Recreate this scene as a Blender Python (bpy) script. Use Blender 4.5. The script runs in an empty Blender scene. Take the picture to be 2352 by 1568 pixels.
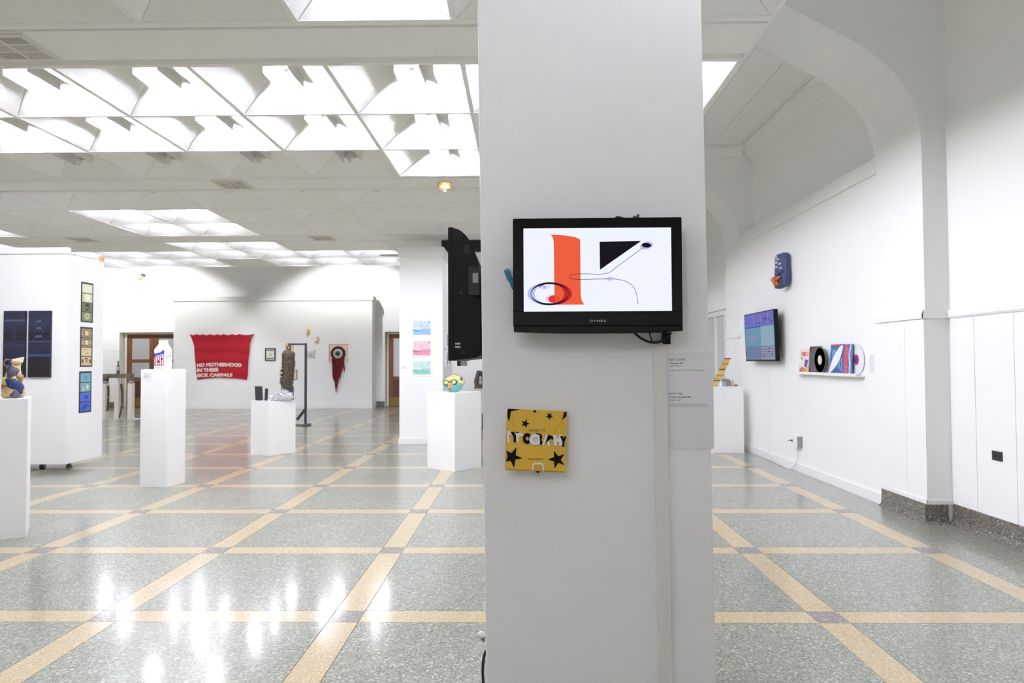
import bpy, bmesh, math, random
from mathutils import Vector, Matrix
random.seed(7)
scene = bpy.context.scene
COL = scene.collection

# ------------------------------------------------------------------ camera
EYE = Vector((0.0, 0.0, 1.35))
RIGHT = Vector((0.99988112, 0.01490032, -0.00396505))
UP = Vector((0.0043891, -0.02853504, 0.99958316))
FWD = Vector((-0.01478096, 0.99948173, 0.02859705))
cam_data = bpy.data.cameras.new('camera')
cam = bpy.data.objects.new('camera', cam_data)
COL.objects.link(cam)
cam.matrix_world = Matrix(((RIGHT.x, UP.x, -FWD.x, EYE.x), (RIGHT.y, UP.y, -FWD.y, EYE.y),
                           (RIGHT.z, UP.z, -FWD.z, EYE.z), (0, 0, 0, 1)))
cam_data.sensor_width = 36.0
cam_data.lens = 24.0
cam_data.clip_start = 0.05
cam_data.clip_end = 100
cam_data.dof.use_dof = True
cam_data.dof.focus_distance = 2.3
cam_data.dof.aperture_fstop = 7.1
scene.camera = cam

# ------------------------------------------------------------------ world, exposure
world = bpy.data.worlds.new('world')
scene.world = world
world.use_nodes = True
world.node_tree.nodes['Background'].inputs[0].default_value = (0.9, 0.95, 1.0, 1)
world.node_tree.nodes['Background'].inputs[1].default_value = 0.3
scene.view_settings.view_transform = 'Standard'
scene.view_settings.look = 'None'
scene.view_settings.exposure = 0.0
scene.view_settings.gamma = 1.0
scene.view_settings.use_curve_mapping = False
BULB = 960.0          # radiance of a lit bulb
DIM = 330.0
DOWN = 2600.0        # watts of each back-aisle downlight
scene.cycles.max_bounces = 14
scene.cycles.diffuse_bounces = 12
scene.cycles.glossy_bounces = 2
scene.cycles.sample_clamp_indirect = 8.0
scene.cycles.use_light_tree = False
scene.cycles.caustics_reflective = True
scene.cycles.blur_glossy = 1.0
scene.cycles.caustics_refractive = False

# ------------------------------------------------------------------ materials
def lin(c):
    c = c / 255.0
    return c / 12.92 if c <= 0.04045 else ((c + 0.055) / 1.055) ** 2.4
def rgb(c):
    return (lin(c[0]), lin(c[1]), lin(c[2]), 1.0)
_M = {}
def mat(c, rough=0.55, metal=0.0, name=None, emit=0.0, bump=None, var=0.0, coat=0.0, vscale=6.0, alpha=None, sheen=0.0, spec=0.5):
    """plain procedural material; bump = (scale, strength); var = colour mottling"""
    key = (tuple(c), rough, metal, name, emit, bump, var, coat, vscale, alpha, sheen, spec)
    if key in _M:
        return _M[key]
    m = bpy.data.materials.new(name or 'finish')
    m.use_nodes = True
    nt = m.node_tree
    b = nt.nodes['Principled BSDF']
    b.inputs['Base Color'].default_value = rgb(c)
    b.inputs['Roughness'].default_value = rough
    b.inputs['Metallic'].default_value = metal
    b.inputs['Specular IOR Level'].default_value = spec
    b.inputs['Coat Weight'].default_value = coat
    b.inputs['Coat Roughness'].default_value = 0.06
    if sheen:
        b.inputs['Sheen Weight'].default_value = sheen
    if emit:
        b.inputs['Emission Color'].default_value = rgb(c)
        b.inputs['Emission Strength'].default_value = emit
    if alpha is not None:
        b.inputs['Transmission Weight'].default_value = 1 - alpha
        b.inputs['IOR'].default_value = 1.3
    if bump or var:
        geo = nt.nodes.new('ShaderNodeNewGeometry')
    if bump:
        n = nt.nodes.new('ShaderNodeTexNoise'); n.inputs['Scale'].default_value = bump[0]; n.inputs['Detail'].default_value = 3
        nt.links.new(geo.outputs['Position'], n.inputs['Vector'])
        bp = nt.nodes.new('ShaderNodeBump'); bp.inputs['Strength'].default_value = bump[1]; bp.inputs['Distance'].default_value = 0.004
        nt.links.new(n.outputs['Fac'], bp.inputs['Height']); nt.links.new(bp.outputs['Normal'], b.inputs['Normal'])
    if var:
        n2 = nt.nodes.new('ShaderNodeTexNoise'); n2.inputs['Scale'].default_value = vscale; n2.inputs['Detail'].default_value = 4
        nt.links.new(geo.outputs['Position'], n2.inputs['Vector'])
        mr = nt.nodes.new('ShaderNodeMapRange')
        mr.inputs['From Min'].default_value = 0.3; mr.inputs['From Max'].default_value = 0.7
        mr.inputs['To Min'].default_value = 1 - var; mr.inputs['To Max'].default_value = 1 + var
        nt.links.new(n2.outputs['Fac'], mr.inputs['Value'])
        mx = nt.nodes.new('ShaderNodeVectorMath'); mx.operation = 'SCALE'
        mx.inputs[0].default_value = rgb(c)[:3]
        nt.links.new(mr.outputs['Result'], mx.inputs['Scale'])
        nt.links.new(mx.outputs['Vector'], b.inputs['Base Color'])
    _M[key] = m
    return m
def emat(c, k=1.0):
    return mat(c, 0.3, 0, 'lit_screen', emit=k) if True else None
def glow(c, k):
    key = ('glow', tuple(c), k)
    if key in _M: return _M[key]
    m = bpy.data.materials.new('glow'); m.use_nodes = True
    nt = m.node_tree; nt.nodes.clear()
    e = nt.nodes.new('ShaderNodeEmission'); o = nt.nodes.new('ShaderNodeOutputMaterial')
    e.inputs[0].default_value = rgb(c); e.inputs[1].default_value = k
    nt.links.new(e.outputs[0], o.inputs[0])
    _M[key] = m
    return m
def speckle(name, base, dark, light, rough, scale=95.0, blot=0.06, wear=0.0, coat=0.0):
    """terrazzo: marble chips of two tones in a matrix, polished"""
    m = bpy.data.materials.new(name); m.use_nodes = True
    nt = m.node_tree; b = nt.nodes['Principled BSDF']
    geo = nt.nodes.new('ShaderNodeNewGeometry')
    def chips(sc, lo, hi):
        v = nt.nodes.new('ShaderNodeTexVoronoi'); v.inputs['Scale'].default_value = sc; v.inputs['Randomness'].default_value = 1.0
        nt.links.new(geo.outputs['Position'], v.inputs['Vector'])
        r = nt.nodes.new('ShaderNodeSeparateColor'); nt.links.new(v.outputs['Color'], r.inputs['Color'])
        mp = nt.nodes.new('ShaderNodeMapRange'); mp.inputs['From Min'].default_value = lo; mp.inputs['From Max'].default_value = hi
        nt.links.new(r.outputs['Red'], mp.inputs['Value'])
        return mp.outputs['Result'], v.outputs['Distance']
    def mix(fac, a, c2):
        x = nt.nodes.new('ShaderNodeMix'); x.data_type = 'RGBA'
        nt.links.new(fac, x.inputs['Factor'])
        if hasattr(a, 'links'): nt.links.new(a, x.inputs['A'])
        else: x.inputs['A'].default_value = a
        x.inputs['B'].default_value = c2
        return x.outputs['Result']
    f1, _ = chips(scale, 0.55, 0.75)
    f2, _ = chips(scale * 0.62, 0.86, 0.94)
    c1 = mix(f1, rgb(base), rgb(dark))
    c2 = mix(f2, c1, rgb(light))
    n = nt.nodes.new('ShaderNodeTexNoise'); n.inputs['Scale'].default_value = 1.3; n.inputs['Detail'].default_value = 5
    nt.links.new(geo.outputs['Position'], n.inputs['Vector'])
    mr = nt.nodes.new('ShaderNodeMapRange'); mr.inputs['From Min'].default_value = 0.3; mr.inputs['From Max'].default_value = 0.7
    mr.inputs['To Min'].default_value = 1 - blot; mr.inputs['To Max'].default_value = 1 + blot
    nt.links.new(n.outputs['Fac'], mr.inputs['Value'])
    sc = nt.nodes.new('ShaderNodeVectorMath'); sc.operation = 'SCALE'
    nt.links.new(c2, sc.inputs[0]); nt.links.new(mr.outputs['Result'], sc.inputs['Scale'])
    nt.links.new(sc.outputs['Vector'], b.inputs['Base Color'])
    n3 = nt.nodes.new('ShaderNodeTexNoise'); n3.inputs['Scale'].default_value = 2.2; n3.inputs['Detail'].default_value = 6
    nt.links.new(geo.outputs['Position'], n3.inputs['Vector'])
    rr = nt.nodes.new('ShaderNodeMapRange'); rr.inputs['From Min'].default_value = 0.35; rr.inputs['From Max'].default_value = 0.7
    rr.inputs['To Min'].default_value = rough; rr.inputs['To Max'].default_value = rough + wear
    nt.links.new(n3.outputs['Fac'], rr.inputs['Value']); nt.links.new(rr.outputs['Result'], b.inputs['Roughness'])
    b.inputs['IOR'].default_value = 1.5
    b.inputs['Specular IOR Level'].default_value = 0.5
    b.inputs['Coat Weight'].default_value = coat; b.inputs['Coat Roughness'].default_value = 0.13; b.inputs['Coat IOR'].default_value = 1.55
    n4 = nt.nodes.new('ShaderNodeTexNoise'); n4.inputs['Scale'].default_value = 9; n4.inputs['Detail'].default_value = 3
    nt.links.new(geo.outputs['Position'], n4.inputs['Vector'])
    bp = nt.nodes.new('ShaderNodeBump'); bp.inputs['Strength'].default_value = 0.05; bp.inputs['Distance'].default_value = 0.01
    nt.links.new(n4.outputs['Fac'], bp.inputs['Height']); nt.links.new(bp.outputs['Normal'], b.inputs['Normal']); nt.links.new(bp.outputs['Normal'], b.inputs['Coat Normal'])
    return m
WHITE = mat((247, 247, 247), 0.55, name='white_wall_paint', bump=(60, 0.05), var=0.012, vscale=1.5)
WARM = mat((247, 247, 246), 0.6, name='upper_wall_paint', bump=(40, 0.05))
TRIM = mat((245, 245, 245), 0.4, name='white_gloss_trim')
PILLAR = mat((245, 245, 246), 0.6, name='stippled_pillar_paint', bump=(170, 0.2), var=0.015, vscale=2.0)
PEDW = mat((244, 244, 243), 0.5, name='white_plinth_paint', bump=(30, 0.04), var=0.01)
CEIL = mat((248, 248, 247), 0.7, name='ceiling_board', bump=(90, 0.08))
RAIL = mat((246, 245, 243), 0.5, name='ceiling_grid_paint')
BLACK = mat((8, 8, 9), 0.5, name='black_plastic', bump=(220, 0.12), spec=0.25)
GLOSSB = mat((4, 4, 5), 0.08, name='gloss_black_plastic', spec=0.3)
CABLE = mat((16, 16, 17), 0.5, name='black_cable')
GRANITE = speckle('granite_base', (128, 122, 113), (88, 82, 74), (170, 162, 150), 0.25, 160, 0.1)
GREEN = speckle('green_terrazzo', (158, 160, 147), (116, 118, 104), (194, 194, 181), 0.28, 150, 0.04, 0.06, coat=0.6)
TAN = speckle('tan_terrazzo', (210, 191, 153), (188, 164, 120), (224, 209, 178), 0.28, 190, 0.04, 0.06, coat=0.6)
MAUVE = speckle('mauve_terrazzo', (150, 142, 140), (108, 101, 102), (186, 178, 172), 0.28, 160, 0.05, 0.06, coat=0.6)
JOINT = mat((118, 116, 108), 0.35, name='joint_strip')

# ------------------------------------------------------------------ mesh helpers (world coordinates)
def V(*a): return Vector(a)
class MB:
    def __init__(s):
        s.v = []; s.f = []; s.mi = []
    def add(s, vs, fs, mi=0):
        k = len(s.v)
        s.v += [Vector(p) for p in vs]
        s.f += [tuple(k + i for i in f) for f in fs]
        s.mi += [mi] * len(fs)
        return s
    def box(s, x0, x1, y0, y1, z0, z1, mi=0):
        return s.add([(x0, y0, z0), (x1, y0, z0), (x1, y1, z0), (x0, y1, z0), (x0, y0, z1), (x1, y0, z1), (x1, y1, z1), (x0, y1, z1)],
                     [(0, 3, 2, 1), (4, 5, 6, 7), (0, 1, 5, 4), (1, 2, 6, 5), (2, 3, 7, 6), (3, 0, 4, 7)], mi)
    def obox(s, c, a, b, d, mi=0):
        """oriented box: centre and three half-extent vectors"""
        c, a, b, d = Vector(c), Vector(a), Vector(b), Vector(d)
        if a.cross(b).dot(d) < 0: a = -a
        P = [c + i * a + j * b + k * d for k in (-1, 1) for (i, j) in ((-1, -1), (1, -1), (1, 1), (-1, 1))]
        return s.add(P, [(0, 3, 2, 1), (4, 5, 6, 7), (0, 1, 5, 4), (1, 2, 6, 5), (2, 3, 7, 6), (3, 0, 4, 7)], mi)
    def prism(s, pts, vec, mi=0):
        pts = [Vector(p) for p in pts]; vec = Vector(vec); n = len(pts)
        nrm = Vector((0, 0, 0))
        for i in range(n):
            nrm += pts[i].cross(pts[(i + 1) % n])
        if nrm.dot(vec) > 0: pts = pts[::-1]
        fs = [tuple(range(n)), tuple(range(2 * n - 1, n - 1, -1))]
        fs += [(i, i + n, (i + 1) % n + n, (i + 1) % n) for i in range(n)]
        return s.add(pts + [p + vec for p in pts], fs, mi)
    def tube(s, pts, r, n=8, mi=0, cap=True):
        pts = [Vector(p) for p in pts]
        rs = r if isinstance(r, (list, tuple)) else [r] * len(pts)
        vs = []; fs = []
        ref = None
        for i, p in enumerate(pts):
            t = (pts[min(i + 1, len(pts) - 1)] - pts[max(i - 1, 0)]).normalized()
            if ref is None:
                ref = Vector((0, 0, 1)) if abs(t.z) < 0.9 else Vector((1, 0, 0))
            a = (ref - t * ref.dot(t))
            if a.length < 1e-6: a = t.orthogonal()
            a.normalize(); b = t.cross(a); ref = a
            for k in range(n):
                w = 2 * math.pi * k / n
                vs.append(p + (a * math.cos(w) + b * math.sin(w)) * rs[i])
        for i in range(len(pts) - 1):
            for k in range(n):
                k2 = (k + 1) % n
                fs.append((i * n + k, i * n + k2, (i + 1) * n + k2, (i + 1) * n + k))
        if cap:
            fs.append(tuple(range(n - 1, -1, -1))); fs.append(tuple((len(pts) - 1) * n + k for k in range(n)))
        return s.add(vs, fs, mi)
    def lathe(s, prof, c=(0, 0, 0), n=24, mi=0, axis='z'):
        c = Vector(c); vs = []; fs = []
        for (r, h) in prof:
            for k in range(n):
                w = 2 * math.pi * k / n
                x, y = r * math.cos(w), r * math.sin(w)
                p = (x, y, h) if axis == 'z' else ((h, x, y) if axis == 'x' else (y, h, x))
                vs.append(c + Vector(p))
        for i in range(len(prof) - 1):
            for k in range(n):
                k2 = (k + 1) % n
                fs.append((i * n + k, i * n + k2, (i + 1) * n + k2, (i + 1) * n + k))
        if prof[0][0] > 1e-5: fs.append(tuple(range(n - 1, -1, -1)))
        if prof[-1][0] > 1e-5: fs.append(tuple((len(prof) - 1) * n + k for k in range(n)))
        return s.add(vs, fs, mi)
    def ball(s, c, rx, ry, rz, nu=12, nv=8, mi=0, fn=None):
        c = Vector(c); vs = []; fs = []
        for j in range(nv + 1):
            t = math.pi * j / nv
            for k in range(nu):
                w = 2 * math.pi * k / nu
                d = Vector((math.sin(t) * math.cos(w), math.sin(t) * math.sin(w), math.cos(t)))
                q = 1.0 if fn is None else fn(d)
                vs.append(c + Vector((d.x * rx * q, d.y * ry * q, d.z * rz * q)))
        for j in range(nv):
            for k in range(nu):
                k2 = (k + 1) % nu
                fs.append((j * nu + k, (j + 1) * nu + k, (j + 1) * nu + k2, j * nu + k2))
        return s.add(vs, fs, mi)
    def mesh(s, name, mats, org, smooth=False, bevel=0.0, weld=False):
        me = bpy.data.meshes.new(name)
        me.from_pydata([tuple(p - org) for p in s.v], [], s.f)
        for m in (mats if isinstance(mats, (list, tuple)) else [mats]): me.materials.append(m)
        me.polygons.foreach_set('material_index', s.mi)
        if bevel or weld:
            bm = bmesh.new(); bm.from_mesh(me)
            bmesh.ops.remove_doubles(bm, verts=bm.verts, dist=1e-5)
            if bevel:
                ed = [e for e in bm.edges if len(e.link_faces) == 2 and e.calc_face_angle(0) > 0.6]
                bmesh.ops.bevel(bm, geom=ed, offset=bevel, segments=2, profile=0.6, affect='EDGES')
            bm.to_mesh(me); bm.free()
        if smooth:
            me.polygons.foreach_set('use_smooth', [True] * len(me.polygons))
        me.update()
        return me
    def build(s, name, mats, parent=None, origin=None, smooth=False, bevel=0.0, weld=False):
        if parent is not None:
            top = parent
            while top.parent is not None: top = top.parent
            org = Vector(top.location)
        else:
            org = Vector(origin) if origin is not None else Vector((0, 0, 0))
        o = bpy.data.objects.new(name, s.mesh(name, mats, org, smooth, bevel, weld))
        COL.objects.link(o)
        if parent is not None: o.parent = parent
        else: o.location = org
        return o
def tag(o, label=None, cat=None, group=None, kind=None):
    if label: o['label'] = label
    if cat: o['category'] = cat
    if group: o['group'] = group
    if kind: o['kind'] = kind
    return o
def thing(name, label, cat, loc, group=None):
    o = bpy.data.objects.new(name, None); COL.objects.link(o)
    o.location = loc; o.empty_display_size = 0.1
    return tag(o, label, cat, group)
def struct(name, mb, m, label=None, **k):
    o = mb.build(name, m, **k)
    if label: o['label'] = label
    if o.parent is None: o['kind'] = 'structure'
    return o
def B(*a): return MB().box(*a)
def in_view(pts, margin=0.06):
    """does any of these points fall inside the frame (with a margin)?"""
    for p in pts:
        d = Vector(p) - EYE
        z = d.dot(FWD)
        if z < 0.1: continue
        x, y = d.dot(RIGHT) / z, d.dot(UP) / z
        if abs(x) < 0.75 + margin and abs(y) < 0.5 + margin: return True
    return False
def arc(pts, n=6):
    """Catmull-Rom through 2-D or 3-D points"""
    P = [Vector(p) for p in pts]; out = []
    for i in range(len(P) - 1):
        p0, p1, p2, p3 = P[max(i - 1, 0)], P[i], P[i + 1], P[min(i + 2, len(P) - 1)]
        for k in range(n):
            t = k / n
            out.append(0.5 * ((2 * p1) + (p2 - p0) * t + (2 * p0 - 5 * p1 + 4 * p2 - p3) * t * t + (3 * p1 - p0 - 3 * p2 + p3) * t ** 3))
    out.append(P[-1])
    return out

# ------------------------------------------------------------------ flat print on a face: frame = (origin, U, Vdir, normal)
def text2d(s, bold=0.0, shear=0.0, space=1.0):
    cu = bpy.data.curves.new('lettering', 'FONT')
    cu.body = s; cu.size = 1.0; cu.offset = bold; cu.shear = shear; cu.resolution_u = 3; cu.space_character = space
    ob = bpy.data.objects.new('lettering', cu); COL.objects.link(ob)
    dg = bpy.context.evaluated_depsgraph_get()
    me = bpy.data.meshes.new_from_object(ob.evaluated_get(dg))
    vs = [(v.co.x, v.co.y) for v in me.vertices]; fs = [tuple(p.vertices) for p in me.polygons]
    bpy.data.objects.remove(ob); bpy.data.curves.remove(cu); bpy.data.meshes.remove(me)
    x0 = min(v[0] for v in vs); x1 = max(v[0] for v in vs); y0 = min(v[1] for v in vs); y1 = max(v[1] for v in vs)
    return [((x - x0) / (x1 - x0), (y - y0) / (y1 - y0)) for x, y in vs], fs
def ell(cx, cy, rx, ry, n=36, a=0.0):
    ca, sa = math.cos(a), math.sin(a)
    return [(cx + rx * math.cos(t) * ca - ry * math.sin(t) * sa, cy + rx * math.cos(t) * sa + ry * math.sin(t) * ca)
            for t in [2 * math.pi * k / n for k in range(n)]]
def star(cx, cy, r, a=0.0, q=0.4):
    return [(cx + (r if k % 2 == 0 else r * q) * math.sin(a + math.pi * k / 5), cy + (r if k % 2 == 0 else r * q) * math.cos(a + math.pi * k / 5)) for k in range(10)]
def stroke(pts, w):
    P = [Vector((p[0], p[1])) for p in pts]; L = []; R = []
    for i, p in enumerate(P):
        t = (P[min(i + 1, len(P) - 1)] - P[max(i - 1, 0)]).normalized()
        nrm = Vector((-t.y, t.x)) * w / 2
        L.append(tuple(p + nrm)); R.append(tuple(p - nrm))
    return [('quad', L, R)]
class Print:
    """layers of flat shapes on a face; shapes come in the picture's own units through to(x, y) -> (u, v) metres"""
    def __init__(s, O, U, Vd, N, to=None, eps=0.0003):
        s.O, s.U, s.V, s.N = Vector(O), Vector(U).normalized(), Vector(Vd).normalized(), Vector(N).normalized()
        s.to = to or (lambda x, y: (x, y)); s.eps = eps; s.k = 1; s.mb = MB(); s.mats = []
    def P(s, x, y, k=None):
        u, v = s.to(x, y)
        return s.O + s.U * u + s.V * v + s.N * (s.eps * (k if k is not None else s.k))
    def slot(s, m):
        if m not in s.mats: s.mats.append(m)
        return s.mats.index(m)
    def shape(s, pts, m, next=True):
        s.mb.add([s.P(x, y) for x, y in pts], [tuple(range(len(pts)))], s.slot(m)); s.k += 1 if next else 0
        return s
    def ring(s, outer, inner, m):
        n = len(outer)
        s.mb.add([s.P(x, y) for x, y in outer] + [s.P(x, y) for x, y in inner], [(i, (i + 1) % n, n + (i + 1) % n, n + i) for i in range(n)], s.slot(m)); s.k += 1
        return s
    def line(s, pts, w, m):
        for _, L, R in stroke(pts, w):
            n = len(L)
            s.mb.add([s.P(x, y) for x, y in L] + [s.P(x, y) for x, y in R], [(i, i + 1, n + i + 1, n + i) for i in range(n - 1)], s.slot(m))
        s.k += 1
        return s
    def text(s, t, x0, x1, ybase, ytop, m, bold=0.0, shear=0.0, space=1.0, rot=0.0, curve=0.0):
        vs, fs = text2d(t, bold, shear, space)
        cx, cy = (x0 + x1) / 2, (ybase + ytop) / 2; ca, sa = math.cos(rot), math.sin(rot)
        out = []
        for u, v in vs:
            x = x0 + (x1 - x0) * u; y = ybase + (ytop - ybase) * v + curve * ((2 * u - 1) ** 2 - 0.5)
            dx, dy = x - cx, y - cy
            out.append(s.P(cx + dx * ca - dy * sa, cy + dx * sa + dy * ca))
        s.mb.add(out, fs, s.slot(m)); s.k += 1
        return s
    def build(s, name, parent):
        return s.mb.build(name, s.mats, parent)

# ================================================================== STRUCTURE
H = 3.4675            # underside of the coffered ceiling
HC = 4.60             # original ceiling over the aisles
CELL = 0.9826
XE = 1.548            # right edge of the coffered ceiling
XW = 3.545            # right wall
# ---- floor
S = 1.2669; FX0 = -2.2037; FY0 = 2.3807; SW = 0.16
floor = struct('floor', B(-14.2, 3.9, -4.5, 21.0, -0.2, -0.004), JOINT, 'polished green terrazzo floor crossed by tan bands')
g = 0.0015
h2 = SW / 2
def tile_mesh(name, hx, hy, m):
    return MB().box(-hx + g, hx - g, -hy + g, hy - g, -0.006, 0).mesh(name, m, Vector((0, 0, 0)))
ME = {'terrazzo_panel': tile_mesh('terrazzo_panel', (S - SW) / 2, (S - SW) / 2, GREEN),
      'band_x': tile_mesh('terrazzo_band', (S - SW) / 2, h2, TAN),
      'band_y': tile_mesh('terrazzo_band', h2, (S - SW) / 2, TAN),
      'terrazzo_node': tile_mesh('terrazzo_node', h2, h2, MAUVE)}
rest = MB()
def piece(kind, name, x, y, hx, hy, mi):
    if in_view([(x + i * hx, y + j * hy, 0) for i in (-1, 0, 1) for j in (-1, 0, 1)], 0.02):
        o = bpy.data.objects.new(name, ME[kind]); COL.objects.link(o); o.parent = floor; o.location = (x, y, 0)
    else:
        rest.box(x - hx + g, x + hx - g, y - hy + g, y + hy - g, -0.006, 0, mi)
hp = (S - SW) / 2
for i in range(-9, 5):
    for j in range(-5, 14):
        x, y = FX0 + i * S, FY0 + j * S
        piece('terrazzo_node', 'terrazzo_node', x, y, h2, h2, 2)
        piece('band_y', 'terrazzo_band', x, y + S / 2, h2, hp, 1)
        if i < 4:
            piece('band_x', 'terrazzo_band', x + S / 2, y, hp, h2, 1)
            piece('terrazzo_panel', 'terrazzo_panel', x + S / 2, y + S / 2, hp, hp, 0)
xb = FX0 + 4 * S + h2
rest.box(xb + g, 3.9, -4.5, 11.3, -0.006, 0, 0); rest.box(xb + g, 3.9, 11.3 + g, 21, -0.006, 0, 0)
rest.box(-14.2, FX0 - 9 * S - h2 - g, -4.5, 21, -0.006, 0, 0)
tag(rest.build('terrazzo_border', [GREEN, TAN, MAUVE], floor), kind='stuff')

# ---- walls
wr = MB()
wr.box(XW, 3.9, -4.5, 11.55, 0, HC).box(XW, 3.9, 11.55, 14.6, 2.24, HC).box(XW, 3.9, 14.6, 20.9, 0, HC).box(3.86, 3.9, 11.55, 14.6, 0, 2.24)
wall_right = struct('wall_right', wr, WARM, 'white right hand wall of the gallery')
# wainscot boards near the camera: one board each
edges = [5.70, 5.388, 4.956, 4.524, 4.092, 3.66, 3.228, 2.796, 2.364, 1.932, 1.5, 1.068, 0.636, 0.2]
for a, b in zip(edges[:-1], edges[1:]):
    B(XW - 0.012, XW - 0.0005, b + 0.003, a - 0.003, 0.168, 1.70).build('wainscot_board', WHITE, wall_right)
struct('trim_1', MB().prism([(XW, 0, 1.69), (XW - 0.022, 0, 1.69), (XW - 0.03, 0, 1.705), (XW - 0.03, 0, 1.735), (XW - 0.015, 0, 1.757), (XW, 0, 1.757)], (0, 9.9, 0)), TRIM, 'white chair rail along the near right wall').location = (0, -4.2, 0)
def cove_base(name, x, y0, y1, z, lab):
    mb = MB().prism([(x, 0, 0), (x - 0.055, 0, 0), (x - 0.025, 0, 0.02), (x - 0.014, 0, 0.05), (x - 0.012, 0, z - 0.006), (x - 0.006, 0, z), (x, 0, z)], (0, y1 - y0, 0))
    o = struct(name, mb, GRANITE, lab); o.location = (0, y0, 0); return o
cove_base('baseboard_right', XW, -4.2, 5.70, 0.166, 'grey granite cove base along the near right wall')

AR = [(3.60, 0), (3.34, 0)] + [tuple(p) for p in arc([(3.34, 2.93), (3.341, 3.05), (3.336, 3.2), (3.318, 3.33), (3.285, 3.47), (3.222, 3.61), (3.122, 3.75), (2.972, 3.89), (2.79, 4.022), (2.52, 4.173), (2.23, 4.335), (1.9, 4.48), (1.56, 4.60)], 3)] + [(3.60, HC)]
def arch(name, y0, y1, lab):
    mb = MB().prism([(x, 0, z) for x, z in AR], (0, y1 - y0, 0))
    o = struct(name, mb, WHITE, lab); o.location = (0, y0, 0); return o
arch1 = arch('wall_arch', 5.70, 6.43, 'white pier curving up into a wide arch over the right aisle')
arch2 = arch('wall_arch', 10.45, 11.20, 'farther white pier and arch at the end of the display wall')
def pier_trim(a, y0, y1):
    for lo, hi in ((y0, (y0 + y1) / 2 - 0.075), ((y0 + y1) / 2 - 0.075, y1)):
        B(3.328, 3.3395, lo + 0.002 - y0, hi - 0.002 - y0, 0.195, 1.70).build('wainscot_board', WHITE, a)
    mb = MB().box(3.312, 3.3395, -0.02, y1 - y0 + 0.02, 1.69, 1.735).box(3.322, 3.3395, -0.012, y1 - y0 + 0.012, 1.735, 1.757)
    mb.box(3.312, XW - 0.031, -0.024, -0.0005, 1.69, 1.735).box(3.322, XW - 0.031, -0.014, -0.0005, 1.735, 1.757)
    mb.build('chair_rail', TRIM, a)
    MB().box(3.322, 3.3395, -0.012, y1 - y0, 0.16, 0.195).box(3.322, XW - 0.014, -0.014, -0.0005, 0.16, 0.195).build('base_cap', TRIM, a)
    MB().prism([(3.3395, 0, 0), (3.29, 0, 0), (3.318, 0, 0.02), (3.325, 0, 0.05), (3.327, 0, 0.159), (3.3395, 0, 0.159)], (0, y1 - y0 - 0.01, 0)).build('granite_base', GRANITE, a)
    MB().prism([(3.3, -0.0005, 0), (3.3, -0.05, 0), (3.3, -0.022, 0.02), (3.3, -0.015, 0.05), (3.3, -0.013, 0.159), (3.3, -0.0005, 0.159)], (0.19, 0, 0)).build('granite_base', GRANITE, a)
for a, y0, y1 in ((arch1, 5.70, 6.43), (arch2, 10.45, 11.20)):
    # children are built in the arch's own frame
    loc = a.location.copy(); a.location = (0, 0, 0); pier_trim(a, y0, y1); a.location = loc
wall_display = struct('wall_display', B(3.35, XW - 0.001, 6.431, 10.449, 0, 3.10), WHITE, 'white display wall between the two arches')
struct('trim_2', B(3.325, XW - 0.001, 6.431, 10.449, 3.10, 3.25), TRIM, 'white cap board along the top of the display wall', bevel=0.004)
struct('baseboard_display', B(3.332, 3.3495, 6.42, 10.44, 0, 0.10), TRIM, 'white baseboard under the display wall', bevel=0.004)
# cornice and ceiling boards of the right aisle
cr = [(XW, 4.36), (XW - 0.02, 4.36), (XW - 0.03, 4.40), (XW - 0.07, 4.415), (XW - 0.075, 4.45), (XW - 0.13, 4.53), (XW - 0.165, 4.55), (XW - 0.17, 4.575), (XW - 0.2, 4.575), (XW - 0.2, HC), (XW, HC)]
o = struct('trim_3', MB().prism([(x, 0, z) for x, z in cr], (0, 4.0, 0)), WARM, 'moulded cornice along the aisle ceiling'); o.location = (0, 6.44, 0)
crb = [(10.45 - (XW - x), z) for x, z in cr]
o = struct('trim_4', MB().prism([(0, y, z) for y, z in crb], (1.75, 0, 0)), WARM, 'moulded cornice above the farther arch'); o.location = (1.6, 0, 0)
ceiling_aisle = struct('ceiling_aisle', B(XE + 0.02, 3.9, -4.5, 20.9, HC + 0.012, HC + 0.15).box(-14.2, XE + 0.02, 14.86, 20.9, HC + 0.012, HC + 0.15), WARM, 'high plastered ceiling over the side aisles')
for y0, y1 in ((6.45, 10.24), (11.22, 14.8), (0.0, 5.68)):
    x = XE + 0.03
    while x < 3.3:
        w = min(0.43, 3.34 - x)
        B(x + 0.004, x + w - 0.004, y0, y1, HC - 0.008, HC + 0.011).build('ceiling_board', WARM, ceiling_aisle); x += 0.43
# closing faces above the coffered ceiling
struct('wall_bulkhead', MB().box(XE + 0.006, XE + 0.02, -4.5, 14.86, H - 0.0, HC + 0.01).box(-14.2, XE + 0.006, 14.846, 14.86, H, HC + 0.01), WARM, 'fascia closing the edge of the coffered ceiling')

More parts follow.
